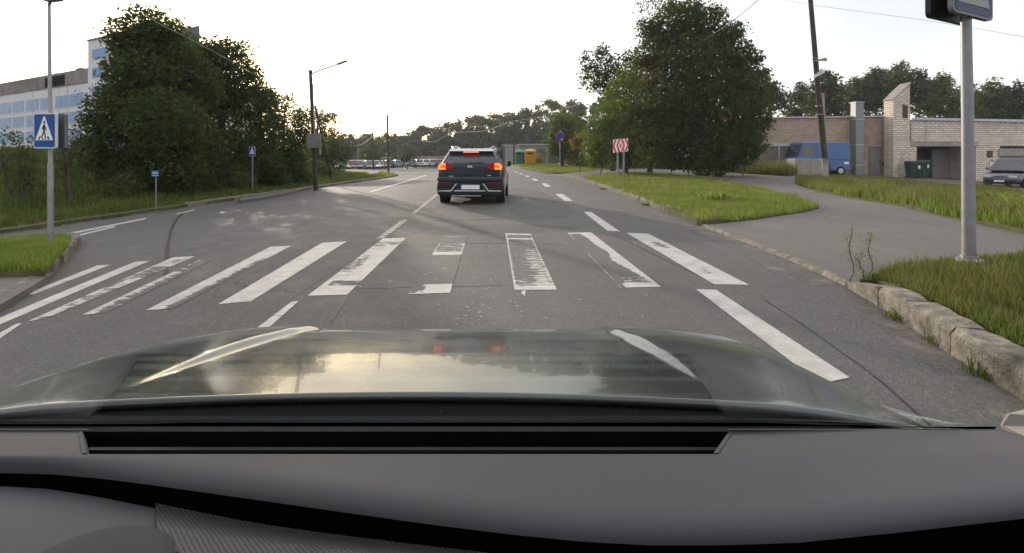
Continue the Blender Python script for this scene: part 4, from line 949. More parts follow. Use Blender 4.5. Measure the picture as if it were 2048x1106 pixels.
door(X_(1770), X_(1775.2), LOW+1, Z_(295), YB-.01, t)
mb = MB(); mb.box(X_(1736), X_(1775), YB-.04, YB+.01, Z_(293.5), Z_(290)); mb.build('lintel', M['concrete'], t)
mb = MB(); mb.prism([(X_(1763), Z_(330)), (X_(1768), Z_(330)), (X_(1765.5), Z_(324))], YB-.02, YB+.01); mb.build('warning_sign', M['sign_black'], t)
mb = MB(); mb.box(X2(1806), X2(1955), YR-.12, YR+.6, zl-.02, Z2(283)); mb.box(X2(1997), X2(2330), YR-.1, YR+.3, Z2(312), Z2(297)); mb.build('lintel', M['concrete'], t)
# recess
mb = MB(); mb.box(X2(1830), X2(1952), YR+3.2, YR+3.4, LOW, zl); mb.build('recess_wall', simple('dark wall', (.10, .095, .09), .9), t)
gx0, gx1 = X_(1861, 41.5), X_(1950, 41.5); gzt = Z_(299, 41.5)
mb = MB(); mb.box(gx0-.1, gx1, 41.4, 41.6, LOW, gzt+.12); gt = mb.build('gate', simple('gate frame', (.06, .06, .06), .7), t)
mb = MB(); mb.box(gx0, gx1, 41.33, 41.4, LOW, gzt); mb.build('gate_leaf', simple('gate panel', (.23, .21, .20), .7, var=.1, dirt=(.15, .14, .13, .4)), gt)
mb = MB(); mb.tube([(X_(1900, 41.5), 41.32, Z_(326, 41.5)), (X_(1900, 41.5), 41.28, Z_(326, 41.5))], .09, 10); mb.build('lock', M['black'], gt)
mb = MB(); mb.box(X2(2000), X2(2330), YR+.25, YR+.4, LOW, Z2(312)); mb.build('gate', simple('pale gate', (.34, .32, .30), .7), t)
mb = MB(); mb.box(X2(1973.5), X2(1985), YR-.03, YR+.01, Z2(315), Z2(301)); mb.build('vent', simple('rusty vent', (.10, .07, .06), .8), t)
mb = MB(); mb.box(X_(1546), X_(1562), YB-.03, YB+.02, Z_(303), Z_(300)); mb.build('lintel', M['concrete_light'], t)
# P sign plate on the wall
t = thing('parking_sign', 'small white parking plate with black P on the brick wall beside the minivan', 'sign', (X2(1984), YR-.03, Z2(322.5)))
mb = MB(); mb.box(-.16, .16, -.02, .01, -.40, .22); p_ = mb.build('plate', M['sign_white'], t)
def text(s, size, m, parent, loc, rot=(R(90), 0, 0), name='lettering', ex=.002, bold=0):
    cu = bpy.data.curves.new(name, 'FONT'); cu.body = s; cu.size = size; cu.extrude = ex; cu.align_x = 'CENTER'; cu.align_y = 'CENTER'; cu.offset = bold; cu.resolution_u = 3
    tmp = bpy.data.objects.new('tmp', cu); COL.objects.link(tmp); bpy.context.view_layer.update()
    me = bpy.data.meshes.new_from_object(tmp.evaluated_get(bpy.context.evaluated_depsgraph_get())); bpy.data.objects.remove(tmp)
    me.materials.clear(); setm(me, m); o = bpy.data.objects.new(name, me); COL.objects.link(o); o.parent = parent; o.location = loc; o.rotation_euler = rot; return o
mb = MB(); mb.box(-.11, .11, -.026, -.022, -.06, .16); mb.build('field', M['sign_black'], p_)
text('P', .22, M['sign_white'], p_, (0, -.03, .05))
# low wall and rails left of the van
t = thing('low_wall', 'low grey wall with pale top rail left of the blue van', 'wall', (X_(1510, 39), 39, -.2)); Lx = X_(1600, 39) - X_(1510, 39)
mb = MB(); mb.box(0, Lx, 0, .2, -.5, Z_(290, 39)+.1); mb.build('panel', simple('dull panel', (.17, .16, .15), .8), t)
mb = MB(); mb.box(-.05, Lx, -.08, .25, Z_(290, 39)+.1, Z_(287, 39)+.2); mb.box(1.75, 1.85, -.14, -.05, 0, Z_(285, 39)+.2); mb.build('rail', CAPM, t)
# concrete block
c = P(1613, 335, 34); t = thing('concrete_block', 'stained concrete block standing before the blue van', 'concrete block', (c.x, c.y, gz(c.x, c.y)+.1), R(4))
mb = MB(); zt_ = Z_(317, 34) - gz(c.x, c.y) - .1; mb.box(-1.12, -.02, -.5, .5, -.3, zt_); mb.box(0, 1.15, -.48, .5, -.3, zt_-.03); mb.build('slab', M['concrete'], t, bevel=.03)

# far garages on the right behind the containers
FM = simple('corrugated grey', (.24, .235, .225), .7, var=.15, scale=1)
t = thing('shed', 'pale grey corrugated shed left of the green container', 'building', (X_(1006, 66), 66, gz(0, 66)))
x1 = X_(1035, 66) - X_(1006, 66); zt_ = Z_(291, 66) - gz(0, 66)
mb = MB(); mb.box(0, x1, 0, 4, -.3, zt_); mb.build('wall', FM, t); mb = MB(); mb.box(-.1, x1+.1, -.1, 4.1, zt_, zt_+.12); mb.build('roof', M['concrete_light'], t); mb = MB(); mb.box(.08, .2, -.03, 0, 0, zt_); mb.build('door_edge', M['black'], t)
t = thing('shed', 'long pale garage row behind the yellow container', 'building', (X_(1037, 72), 72, gz(3, 66)))
x1 = X_(1112, 72) - X_(1037, 72); zt_ = Z_(290, 72) - gz(3, 66)
mb = MB(); mb.box(0, x1, 0, 4, -.5, zt_); mb.build('wall', simple('garage row wall', (.17, .19, .19), .8, var=.3), t)
mb = MB()
for k in range(3): mb.box(.9+k*1.7, 2.2+k*1.7, -.04, 0, 0, zt_-.55)
mb.build('garage_door', simple('garage door', (.07, .08, .09), .7), t); mb = MB(); mb.box(-.1, x1+.1, -.2, 4.1, zt_, zt_+.16); mb.build('roof', M['concrete_light'], t)
t = thing('carport', 'open grey carport roof with a white car under it, right of the lead car', 'building', (X_(985, 70), 70, gz(-2, 66)))
zt_ = Z_(295, 70) - gz(-2, 66); x1 = X_(1007, 70) - X_(985, 70)
mb = MB(); mb.box(-1, x1, 0, 5, zt_-.5, zt_); mb.build('roof', FM, t)
for a in (0., x1-.2):
    mb = MB(); mb.box(a, a+.12, .1, .22, -.3, zt_-.5); mb.build('post', M['wood'], t)
mb = MB(); mb.box(-1, x1, 4.8, 5, -.3, zt_-.5); mb.build('back_wall', M['black'], t)
# long dark grassy embankment with fence line behind the queue
t = thing('slat_fence', 'pale grey fence behind the queue of cars on the bend', 'fence', (X_(812, 118), 118, -.6)); x1 = X_(905, 118) - X_(812, 118)
mb = MB(); mb.box(0, x1, 0, .1, 0, 2.6); mb.build('panel', simple('fence grey', (.2, .17, .14), .9, var=.4, scale=3), t)
for k in range(7):
    mb = MB(); mb.box(k*x1/6-.05, k*x1/6+.05, -.08, 0, 0, 2.75); mb.build('post', M['concrete'], t)
# recycling containers
def container(name, label, px, py, wpx, hpx, m, D, lid, rz=0):
    x = X_(px, D); z0 = Z_(py, D); w_ = wpx*D/FX; h_ = hpx*D/FX; z0 = max(z0, gz(x, D)+.0)
    t = thing(name, label, 'container', (x, D, z0), rz, 'recycling containers')
    mb = MB(); n = 10
    a = [(-w_*.46, -w_*.4), (w_*.46, -w_*.4), (w_*.46, w_*.4), (-w_*.46, w_*.4)]; c = [(q[0]*1.09, q[1]*1.09) for q in a]
    V = [(x_, y_, .0) for x_, y_ in a] + [(x_, y_, h_*.82) for x_, y_ in c]
    mb.add(V, [(0,3,2,1),(4,5,6,7),(0,1,5,4),(1,2,6,5),(2,3,7,6),(3,0,4,7)]); mb.build('body', m, t, bevel=.06)
    mb = MB(); e = [(q[0]*1.06, q[1]*1.06) for q in c]; V = [(x_, y_, h_*.82) for x_, y_ in e] + [(x_, y_, h_*.87) for x_, y_ in e] + [(x_*.45, y_*.45, h_) for x_, y_ in e]
    mb.add(V, [(0,3,2,1), (8,9,10,11)] + [(i, (i+1)%4, (i+1)%4+4, i+4) for i in range(4)] + [(i+4, (i+1)%4+4, (i+1)%4+8, i+8) for i in range(4)]); mb.build('lid', lid, t, bevel=.03)
    mb = MB(); mb.box(-w_*.25, w_*.25, -w_*.46, -w_*.42, h_*.66, h_*.76); mb.build('slot', M['black'], t)
CG = simple('green plastic', (.02, .13, .075), .45); CGL = simple('pale green lid', (.12, .34, .24), .4); CB = simple('blue plastic', (.02, .055, .12), .45); CBL = simple('blue lid', (.10, .22, .32), .4); CY = simple('ochre plastic', (.46, .22, .02), .45); CYL = simple('pale ochre lid', (.55, .38, .12), .4)
container('recycling_container', 'green recycling container, leftmost by the kerb', 1038, 328, 15, 29, CG, 52, CGL)
container('recycling_container', 'narrow dark blue recycling container between green and yellow', 1048, 327.5, 12, 28, CB, 53.5, CBL)
container('recycling_container', 'yellow ochre recycling container, the widest', 1060, 328, 23, 30, CY, 51.5, CYL)

# ------------------------------------------------------------------ vehicles
def loft(secs, mats, name, parent, label=None, subs=True):
    """secs: list of closed rings (x,y,z), same count"""
    n = len(secs[0]); V = [p for s in secs for p in s]; F = []
    for i in range(len(secs)-1):
        for k in range(n): F.append((i*n+k, i*n+(k+1) % n, (i+1)*n+(k+1) % n, (i+1)*n+k))
    F.append(tuple(range(n))[::-1]); F.append(tuple((len(secs)-1)*n+k for k in range(n)))
    mb = MB(); mb.add(V, F); return mb.build(name, mats, parent, smooth=True, label=label, bevel=.02)
def ring(y, zb, zt, hw, ti=.93):
    r = [(hw*.80, zb), (hw*.965, zb+.10), (hw, zb+(zt-zb)*.42), (hw*.985, zb+(zt-zb)*.72), (hw*ti, zt-.03), (hw*(ti-.10), zt), (0, zt+.015)]
    return [(a, y, b) for a, b in r] + [(-a, y, b) for a, b in r[:-1][::-1]]
def lerp3(a, b, t): return tuple(a[i]+(b[i]-a[i])*t for i in range(3))
def quad_on(corners, u0, u1, v0, v1, off, mb, taper=(0, 0), nrm=None, th=None):
    """corners BL BR TR TL of a planar face; adds a thin raised plate"""
    bl, br, tr, tl = corners
    def q(u, v): return Vector(lerp3(lerp3(bl, br, u), lerp3(tl, tr, u), v))
    n = (Vector(br)-Vector(bl)).cross(Vector(tl)-Vector(bl)).normalized()
    pts = [q(u0, v0), q(u1, v0), q(u1-taper[1], v1), q(u0+taper[0], v1)]
    V = [p + n*off for p in pts] + [p - n*.02 for p in pts]
    mb.add(V, [(0,1,2,3), (4,7,6,5)] + [((i+1) % 4, i, i+4, (i+1) % 4+4) for i in range(4)])
LR = emis('tail lamp', (1, .03, .02), .6, (.35, .01, .01)); LRD = simple('tail lamp unlit', (.22, .012, .015), .2); LW = simple('headlamp', (.55, .57, .6), .12, .2)
def make_car(name, label, cat, loc, rz, paint, L=4.3, W=1.78, H=1.5, belt=.92, hood=.95, roofm=None, group=None, boxy=0., detail=True, rear_slope=.42, front_slope=.75, van=False, lit=False, tailgate=True):
    t = thing(name, label, cat, loc, rz, group); hw = W/2
    zh = belt - .12
    if van: S_ = [ring(0, .36, belt, hw*.97), ring(.3, .26, belt, hw), ring(L*.75, .26, belt, hw), ring(L-.12, .28, belt-.1, hw*.97), ring(L, .36, belt-.38, hw*.86)]
    else: S_ = [ring(0, .40, belt-.03, hw*.90), ring(.10, .30, belt, hw*.965), ring(.5, .25, belt, hw), ring(L-1.5, .24, belt, hw), ring(L-.9, .25, zh, hw*.98), ring(L-.3, .28, zh-.12, hw*.93), ring(L-.06, .34, zh-.25, hw*.83), ring(L, .42, zh-.34, hw*.72)]
    loft(S_, paint, 'body', t)
    yb0, yb1 = .03, L - hood; yt0, yt1 = rear_slope, L - hood - front_slope; hb, ht = hw*.90, hw*(.90 - .17 + .09*boxy); zt = H - .03
    low = [(-hb, yb0, belt-.02), (hb, yb0, belt-.02), (hb, yb1, belt-.02), (-hb, yb1, belt-.02)]
    top = [(-ht, yt0, zt), (ht, yt0, zt), (ht, yt1, zt-.02), (-ht, yt1, zt-.02)]
    mb = MB(); mb.add(low + top, [(0,3,2,1),(4,5,6,7),(0,1,5,4),(1,2,6,5),(2,3,7,6),(3,0,4,7)]); mb.build('cabin', paint, t, bevel=.045)
    faces = {'rear_window': (low[0], low[1], top[1], top[0]), 'windscreen': (low[2], low[3], top[3], top[2])}
    mb = MB(); quad_on(faces['rear_window'], .07, .93, .10 if not van else .25, .90, .008, mb, (.02, .02)); mb.build('rear_window', M['glass'], t)
    mb = MB(); quad_on(faces['windscreen'], .05, .95, .05, .93, .008, mb, (.02, .02)); mb.build('windscreen', M['glass'], t)
    for s_, f in ((1, (low[1], low[2], top[2], top[1])), (-1, (low[3], low[0], top[0], top[3]))):
        segs = [(.10, .34), (.36, .62), (.64, .93)] if not van else [(.70, .94)]
        for i, (a, c) in enumerate(segs):
            if s_ < 0: a, c = 1-c, 1-a
            mb = MB(); tp = (.03, .0) if (s_ > 0 and i == 0) or (s_ < 0 and i == 2) else (0, .03) if (s_ > 0 and i == 2) or (s_ < 0 and i == 0) else (0, 0)
            quad_on(f, a, c, .10, .86, .008, mb, tp); mb.build('side_window', M['glass'], t)
    mb = MB(); mb.add([(-ht*.96, yt0-.05, zt+.0), (ht*.96, yt0-.05, zt+.0), (ht*.96, yt1, zt-.02), (-ht*.96, yt1, zt-.02), (-ht*.86, yt0+.06, H+.01), (ht*.86, yt0+.06, H+.01), (ht*.86, yt1-.08, H), (-ht*.86, yt1-.08, H)], [(0,3,2,1),(4,5,6,7),(0,1,5,4),(1,2,6,5),(2,3,7,6),(3,0,4,7)]); mb.build('roof', roofm or paint, t, bevel=.03)
    wr = .33 if not van else .34
    for yw in (.78 if not van else .85, L-.85):
        for s_ in (-1, 1):
            mb = MB(); mb.tube([(s_*(hw-.02), yw, wr+.02), (s_*(hw-.16), yw, wr+.02)], wr+.075, 22); mb.tube([(s_*(hw-.22), yw, wr), (s_*(hw+.006), yw, wr)], [wr, wr-.005], 22); wh = mb.build('wheel', M['rubber'], t, bevel=.01)
            mb = MB(); mb.tube([(s_*(hw-.05), yw, wr), (s_*(hw+.012), yw, wr)], [wr*.66, wr*.62], 16); mb.build('rim', M['alloy'], wh)
    for s_ in (-1, 1):
        x0, x1 = sorted((s_*hw*.66, s_*hw*.93)); mb = MB(); mb.box(x0, x1, -.025 if not van else -.02, .08, belt-.26, belt-.06); mb.build('tail_light', LR if lit else LRD, t, bevel=.02)
        x0, x1 = sorted((s_*hw*.42, s_*hw*.80)); mb = MB(); mb.prism([(x0, zh-.32), (x1, zh-.30), (x1, zh-.17), (x0, zh-.22)] if not van else [(x0, belt-.5), (x1, belt-.5), (x1, belt-.3), (x0, belt-.3)], L-.24, L+.0 if van else L-.03); mb.build('headlight', LW, t, bevel=.015)
        mb = MB(); xx0, xx1 = sorted((s_*(hb-.02), s_*(hb+.20))); mb.box(xx0, xx1, yb1-.55, yb1-.42, belt+.02, belt+.17); mb.build('mirror', paint if detail else M['black'], t, bevel=.03)
    mb = MB(); mb.box(-.26, .26, -.02, .02, .55, .66); mb.build('number_plate', M['sign_white'], t)
    mb = MB(); mb.box(-hw*.86, hw*.86, -.03, .1, .30, .50); mb.build('rear_bumper', M['black'], t, bevel=.03)
    mb = MB(); mb.box(-hw*.62, hw*.62, L-.10, L+.03, .32, .50); mb.build('front_bumper', M['black'], t, bevel=.03)
    mb = MB(); mb.box(-.24, .24, L+.02, L+.045, .42, .52); mb.build('number_plate', M['sign_white'], t)
    return t
def paint(name, c, rough=.28, metal=.3): return simple(name, c, rough, metal, .08, 2, coat=.6)
# queue on the bend
CP = {k: paint('car ' + k, v) for k, v in dict(white=(.85, .85, .85), silver=(.5, .51, .52), black=(.02, .02, .022), blue=(.10, .28, .45), red=(.40, .03, .03), grey=(.11, .115, .12), green=(.15, .20, .14), cream=(.5, .5, .42)).items()}
far = [(880, 335, 'grey', 'white', -38, 'bright-roofed grey car in the queue, nearest to the lead car'), (867, 335, 'silver', 'white', -42, 'silver car second from the lead car in the queue'), (854, 335.2, 'white', 'white', -45, 'white car third from the lead car in the queue'),
       (841, 335.3, 'silver', 'white', -48, 'silver car fourth from the lead car in the queue'), (825, 335.4, 'grey', 'white', -50, 'grey car at the left end of the tight queue, by the round bush'), (798, 335.5, 'blue', 'white', -20, 'light blue car alone left of the round bush'),
       (780, 336, 'black', 'grey', -30, 'black car behind the nearest far pole'), (760, 336.5, 'black', 'white', 150, 'black car with bright windscreen left of the nearest far pole'), (745, 337.6, 'white', 'white', 140, 'white car right of the second far pole'),
       (735, 337.8, 'green', 'cream', 140, 'pale green car overlapping the white one on the bend'), (724, 336.8, 'grey', 'silver', 120, 'dark grey car beside the blue shelter'), (712, 337.4, 'silver', 'white', 130, 'silver car before the blue shelter'),
       (692, 338.4, 'red', 'white', 110, 'red car at the left of the bend, nearer the pole'), (681, 338.6, 'white', 'white', 110, 'white car left of the red one on the bend'), (668, 339, 'cream', 'white', 105, 'cream car at the far left of the bend'), (788, 335.2, 'silver', 'white', -25, 'silver car between the blue and the black one on the bend'), (769, 335.8, 'white', 'white', -35, 'white car showing between the two black ones on the bend'), (753, 336.6, 'silver', 'white', 140, 'silver car just right of the white one by the second far pole'), (703, 338, 'grey', 'silver', 120, 'dark grey car between the silver and the red one'), (659, 339.4, 'silver', 'white', 105, 'silver car half hidden by leaves, last on the left of the bend')]
for px, py, c, r_, yaw, lab in far:
    b = G(px, py); D = min(b[1], 112) if px > 700 else min(b[1], 100); x = X_(px, D)
    if px > 815: D = 96; x = X_(px, D)
    z = CH - (py-HY)/FX*D
    az_ = math.degrees(math.atan2(CX-px, FX)); yw_ = 180 + az_ + 9 if yaw > 100 else az_ + 10
    make_car('far_car', lab, 'car', (x, D, z), R(yw_), CP[c], roofm=CP[r_], group='cars on the bend', H=1.62, W=1.9)  # roof paint brightened to carry the sun's glint
b = (X_(1000, 68), 68); make_car('parked_car', 'white car parked under the grey carport', 'car', (b[0], b[1], gz(*b)+.2), R(75), CP['white'], group='parked cars')
# blue shelter and flat kiosk roofs
t = thing('shelter', 'dark blue roadside shelter with pale lettering-free fascia on the bend', 'shelter', (X_(711, 120), 120, -.9)); mb = MB(); mb.box(-1, 1.2, 0, 1.5, 0, 1.9); mb.build('panel', simple('shelter blue', (.05, .05, .22), .5), t); mb = MB(); mb.box(-1.1, 1.3, -.1, 1.6, 1.9, 2.05); mb.build('roof', M['concrete_light'], t)
t = thing('bus_stop', 'open bus shelter with pale flat roof left of the nearest far pole', 'bus stop', (X_(771, 116), 116, -.6)); mb = MB(); mb.box(-.9, .9, 0, 1.4, 2.1, 2.35); mb.build('roof', M['concrete_light'], t)
for a in (-.8, .7):
    mb = MB(); mb.box(a, a+.1, .2, .3, 0, 2.1); mb.build('post', M['steel'], t)
mb = MB(); mb.box(-.8, .8, 1.25, 1.3, .3, 2.1); mb.build('back_panel', simple('shelter panel', (.14, .14, .12), .7), t)
# minivan by the garages, front towards us
b = (X_(2012, 30.5), 30.5); make_mv = make_car('minivan', 'dark grey minivan parked nose out by the brick garages', 'car', (33.6, 32.4, Z_(378, 30)), R(117), paint('minivan grey', (.045, .05, .065), .4, .2), L=4.5, W=1.9, H=1.85, belt=1.10, hood=.70, front_slope=.95, rear_slope=.3)
mb = MB(); mb.prism([(-.30, .66), (.30, .66), (.25, .76), (-.25, .76)], 4.37, 4.46); mb.build('grille', M['black'], make_mv, bevel=.01)
mb = MB(); mb.prism([(.11*math.cos(k*.5236), .71+.045*math.sin(k*.5236)) for k in range(12)], 4.462, 4.475); mb.build('badge', simple('badge blue', (.05, .08, .25), .3), make_mv)
# blue van
VB = paint('van blue', (.004, .075, .25), .45, .1)
t = thing('blue_van', 'bright blue delivery van standing side-on before the brick wall', 'van', (X_(1700, 37.2), 37.2, gz(X_(1650, 37), 37)), 0)
Lv = X_(1700, 37.2) - X_(1590, 37.2); Hv = Z_(284, 37.2) - t.location.z; 
mb = MB(); mb.prism([(0, .35), (-Lv+.05, .35), (-Lv, .55), (-Lv+.02, 1.0), (-Lv+.28, Hv*.62), (-Lv+.62, Hv-.06), (-Lv+.85, Hv), (-.12, Hv-.04), (-.02, Hv-.2)], -.1, 1.8); mb.build('body', VB, t, bevel=.06)
mb = MB(); mb.prism([(-Lv+.36, Hv*.60), (-Lv+.70, Hv-.22), (-Lv+1.35, Hv-.22), (-Lv+1.4, Hv*.60)], -.112, -.05); mb.build('side_window', M['glass'], t)
mb = MB(); mb.add([(-Lv+.22, 0, Hv*.60), (-Lv+.22, 1.7, Hv*.60), (-Lv+.60, 1.6, Hv-.12), (-Lv+.60, .1, Hv-.12), (-Lv+.3, 0, Hv*.60), (-Lv+.3, 1.7, Hv*.60), (-Lv+.68, 1.6, Hv-.12), (-Lv+.68, .1, Hv-.12)], [(0,1,2,3),(4,7,6,5),(0,4,5,1),(1,5,6,2),(2,6,7,3),(3,7,4,0)]); mb.build('windscreen', M['glass'], t)
for a in (-.75, -Lv+.8):
    for yy in (-.12, 1.6):
        mb = MB(); mb.tube([(a, yy, .34), (a, yy+.2, .34)], .34, 20); wh = mb.build('wheel', M['rubber'], t, bevel=.01); mb = MB(); mb.tube([(a, yy-.012 if yy < 0 else yy+.2, .34), (a, yy+.03 if yy < 0 else yy+.212, .34)], .2, 14); mb.build('rim', M['alloy'], wh)
mb = MB(); mb.box(-.5, -.16, -.106, -.09, .85, 1.0); mb.build('number_plate', M['sign_white'], t); mb = MB(); mb.box(-.06, .04, -.08, .1, .7, 1.3); mb.build('tail_light', LRD, t, bevel=.01)
mb = MB(); mb.box(-2.0, -1.97, -.104, -.09, .5, Hv-.15); mb.box(-Lv+1.5, -Lv+1.53, -.104, -.09, .5, Hv-.15); mb.box(-1.95, -.1, -.108, -.09, 1.15, 1.19); mb.build('door_seam', simple('van seam', (.008, .04, .14), .5), t)
# wheelie bins in the recess
BG = simple('bin green', (.02, .05, .04), .5)
for i, (px, w_, lab) in enumerate(((1827, .82, 'dark green wheelie bin at the left of the garage recess'), (1846, .60, 'narrower dark green wheelie bin beside the gate'))):
    D = 37.6 + i*.5; x = X_(px, D); z0 = Z_(358 - 2*i, D); t = thing('wheelie_bin', lab, 'bin', (x, D, z0), R(-8), 'bins in the garage recess')
    hb = 1.25; V = [(-w_*.42, -.3, .1), (w_*.42, -.3, .1), (w_*.42, .3, .1), (-w_*.42, .3, .1), (-w_*.5, -.4, hb), (w_*.5, -.4, hb), (w_*.5, .4, hb), (-w_*.5, .4, hb)]
    mb = MB(); mb.add(V, [(0,3,2,1),(4,5,6,7),(0,1,5,4),(1,2,6,5),(2,3,7,6),(3,0,4,7)]); mb.build('body', BG, t, bevel=.03); mb = MB(); mb.prism([(-.45, hb), (.45, hb), (.42, hb+.07), (-.3, hb+.12)], -w_*.53, w_*.53, axis='x'); mb.build('lid', BG, t, bevel=.02)
    mb = MB(); mb.box(w_*.1, w_*.26, -.42, -.37, hb*.62, hb*.82); mb.build('sticker', M['sign_white'], t)
    for s_ in (-1, 1):
        mb = MB(); mb.tube([(s_*w_*.38, .28, .1), (s_*w_*.48, .28, .1)], .1, 12); mb.build('wheel', M['rubber'], t)

# ------------------------------------------------------------------ the car ahead
NB = paint('navy grey paint', (.018, .032, .046), .24, .4)
kx, ky = -1.12, 13.35; kz = gz(kx, ky) + .0
t = thing('lead_car', 'dark blue-grey hybrid SUV with brake lights on, driving ahead of us', 'car', (kx, ky, kz), R(-1.5))
hw = .90; L = 4.35
S_ = [ring(0.02, .50, 1.09, .80), ring(.06, .44, 1.11, .84), ring(.16, .30, 1.10, .885), ring(.5, .24, 1.06, hw), ring(1.8, .22, 1.02, hw), ring(L-1.5, .22, .98, hw), ring(L-.9, .23, .90, .88), ring(L-.3, .26, .76, .84), ring(L, .4, .6, .7)]
loft(S_, NB, 'body', t)
low = [(-.80, .03, 1.07), (.80, .03, 1.07), (.80, L-1.0, .96), (-.80, L-1.0, .96)]; top = [(-.62, .42, 1.45), (.62, .42, 1.45), (.60, L-1.95, 1.47), (-.60, L-1.95, 1.47)]
mb = MB(); mb.add(low+top, [(0,3,2,1),(4,5,6,7),(0,1,5,4),(1,2,6,5),(2,3,7,6),(3,0,4,7)]); mb.build('cabin', NB, t, bevel=.05)
WR = paint('bright roof paint', (.50, .51, .53), .25, .4)
mb = MB(); mb.add([(-.62, .22, 1.425), (.62, .22, 1.425), (.61, L-1.9, 1.46), (-.61, L-1.9, 1.46), (-.56, .34, 1.50), (.56, .34, 1.50), (.54, L-2.1, 1.535), (-.54, L-2.1, 1.535)], [(0,3,2,1),(4,5,6,7),(0,1,5,4),(1,2,6,5),(2,3,7,6),(3,0,4,7)]); mb.build('roof', WR, t, bevel=.03)
mb = MB(); quad_on((low[0], low[1], top[1], top[0]), .06, .94, .06, .86, .010, mb, (.025, .025)); mb.build('rear_window', M['glass'], t)
for s_, f in ((1, (low[1], low[2], top[2], top[1])), (-1, (low[3], low[0], top[0], top[3]))):
    for a, c in ((.12, .32), (.34, .62), (.64, .92)):
        if s_ < 0: a, c = 1-c, 1-a
        mb = MB(); quad_on(f, a, c, .08, .86, .008, mb); mb.build('side_window', M['glass'], t)
mb = MB(); quad_on((low[2], low[3], top[3], top[2]), .05, .95, .06, .92, .008, mb); mb.build('windscreen', M['glass'], t)
BL = emis('brake light', (1, .06, .02), .9, (.6, .05, .03)); BLC = emis('brake light core', (1, .25, .05), 1.1, (.7, .2, .05))
mb = MB(); mb.prism([(-.22, 1.385), (.22, 1.385), (.20, 1.425), (-.20, 1.425)], .20, .27); mb.build('high_brake_light', emis('high brake light', (1, .22, .12), .7, (.6, .05, .03)), t, bevel=.005)
for s_ in (-1, 1):
    f = lambda pl: [(s_*a, b) for a, b in pl]
    mb = MB(); mb.prism(f([(.40, 1.0), (.48, .96), (.60, .93), (.845, .92), (.86, 1.00), (.80, 1.10), (.66, 1.13), (.52, 1.09)]), -.012, .14); tl = mb.build('tail_light', simple('tail lamp glass', (.28, .012, .012), .12), t, bevel=.01)
    mb = MB()
    for pl in ([(.665, .945), (.835, .94), (.84, .975), (.665, .975)], [(.79, .975), (.84, .975), (.845, 1.04), (.79, 1.06)], [(.665, 1.06), (.80, 1.04), (.79, 1.10), (.665, 1.09)]): mb.prism(f(pl), -.024, -.0)
    mb.build('brake_lamp', BLC, tl, bevel=.003)
    mb = MB(); mb.prism(f([(.65, .93), (.86, .925), (.865, 1.03), (.80, 1.11), (.65, 1.11)]), -.018, .0); mb.build('brake_glow', BL, tl)
    mb = MB(); mb.prism(f([(.34, .555), (.37, .565), (.50, .385), (.84, .375), (.84, .35), (.49, .35)]), -.075, -.03); mb.build('trim_strip', M['chrome'], t, bevel=.004)
    mb = MB(); mb.prism(f([(.48, .56), (.80, .58), (.80, .61), (.50, .59)]), -.07, -.02); mb.build('reflector', LRD, t)
    mb = MB(); mb.tube([(s_*.50, .35, 1.50), (s_*.57, .6, 1.555), (s_*.56, 1.8, 1.575), (s_*.53, 2.2, 1.53)], .018, 8); mb.build('roof_rail', M['chrome'], t, smooth=True)
    x0, x1 = sorted((s_*.90, s_*1.02)); mb = MB(); mb.box(x0, x1, L-1.75, L-1.55, 1.0, 1.15); mb.build('mirror', M['black'], t, bevel=.03)
    for yw in (.82, L-.85):
        mb = MB(); mb.tube([(s_*.66, yw, .33), (s_*.895, yw, .33)], [.33, .325], 26); wh = mb.build('wheel', M['rubber'], t, bevel=.015); mb = MB(); mb.tube([(s_*.86, yw, .33), (s_*.90, yw, .33)], [.22, .21], 18); mb.build('rim', M['alloy'], wh)
        mb = MB(); mb.tube([(s_*.70, yw, .34), (s_*.893, yw, .34)], .40, 24); mb.build('wheel_arch', M['black'], t)
mb = MB(); mb.prism([(-.86, .26), (.86, .26), (.885, .46), (.86, .62), (.50, .60), (.36, .56), (-.36, .56), (-.50, .60), (-.86, .62), (-.885, .46)], -.06, .20); bp = mb.build('rear_bumper', M['black'], t, bevel=.025)
mb = MB(); mb.prism([(-.88, .62), (.88, .62), (.87, .735), (-.87, .735)], -.05, .14); mb.build('bumper_top', NB, t, bevel=.025)
mb = MB(); mb.prism([(-.43, .355), (.43, .355), (.40, .385), (-.40, .385)], -.078, -.04); mb.build('trim_strip', M['chrome'], t)
mb = MB(); mb.box(-.50, .30, -.07, -.02, .225, .25); mb.build('skid_plate', M['alloy'], t)
mb = MB(); mb.box(-.26, .26, -.088, -.062, .41, .525); np_ = mb.build('number_plate', M['sign_white'], t, bevel=.003); mb = MB(); mb.box(-.262, -.218, -.092, -.086, .408, .527); mb.build('blue_band', M['blue'], np_)
mb = MB(); mb.prism([(-.62, .775), (.62, .775), (.66, .80), (-.66, .80)], -.004, .05); mb.build('tailgate_crease', M['black'], t)
mb = MB(); mb.prism([(-.035, 1.53), (.035, 1.53), (.012, 1.60), (-.012, 1.60)], .50, .62); mb.build('antenna', M['black'], t, bevel=.005)
mb = MB(); mb.tube([(.02, -.005, 1.10), (.36, .03, 1.13)], .010, 6); mb.tube([(.02, .0, 1.085), (.02, .0, 1.12)], .02, 8); mb.build('wiper', M['black'], t)
text('KIA', .085, M['chrome'], t, (0, .0, 1.012), name='badge', ex=.012, bold=.003); text('NIRO', .05, M['chrome'], t, (-.50, -.0, .725+.03), name='badge', ex=.03, bold=.001); mb = MB(); mb.box(.46, .56, -.01, .03, .765, .785); mb.build('badge', M['chrome'], t)
mb = MB(); mb.box(-.75, .75, .25, 2.0, .18, .30); mb.build('underbody', M['black'], t); mb = MB(); mb.tube([(-.45, .0, .22), (-.45, .5, .24)], .03, 8); mb.build('exhaust', M['alloy'], t)
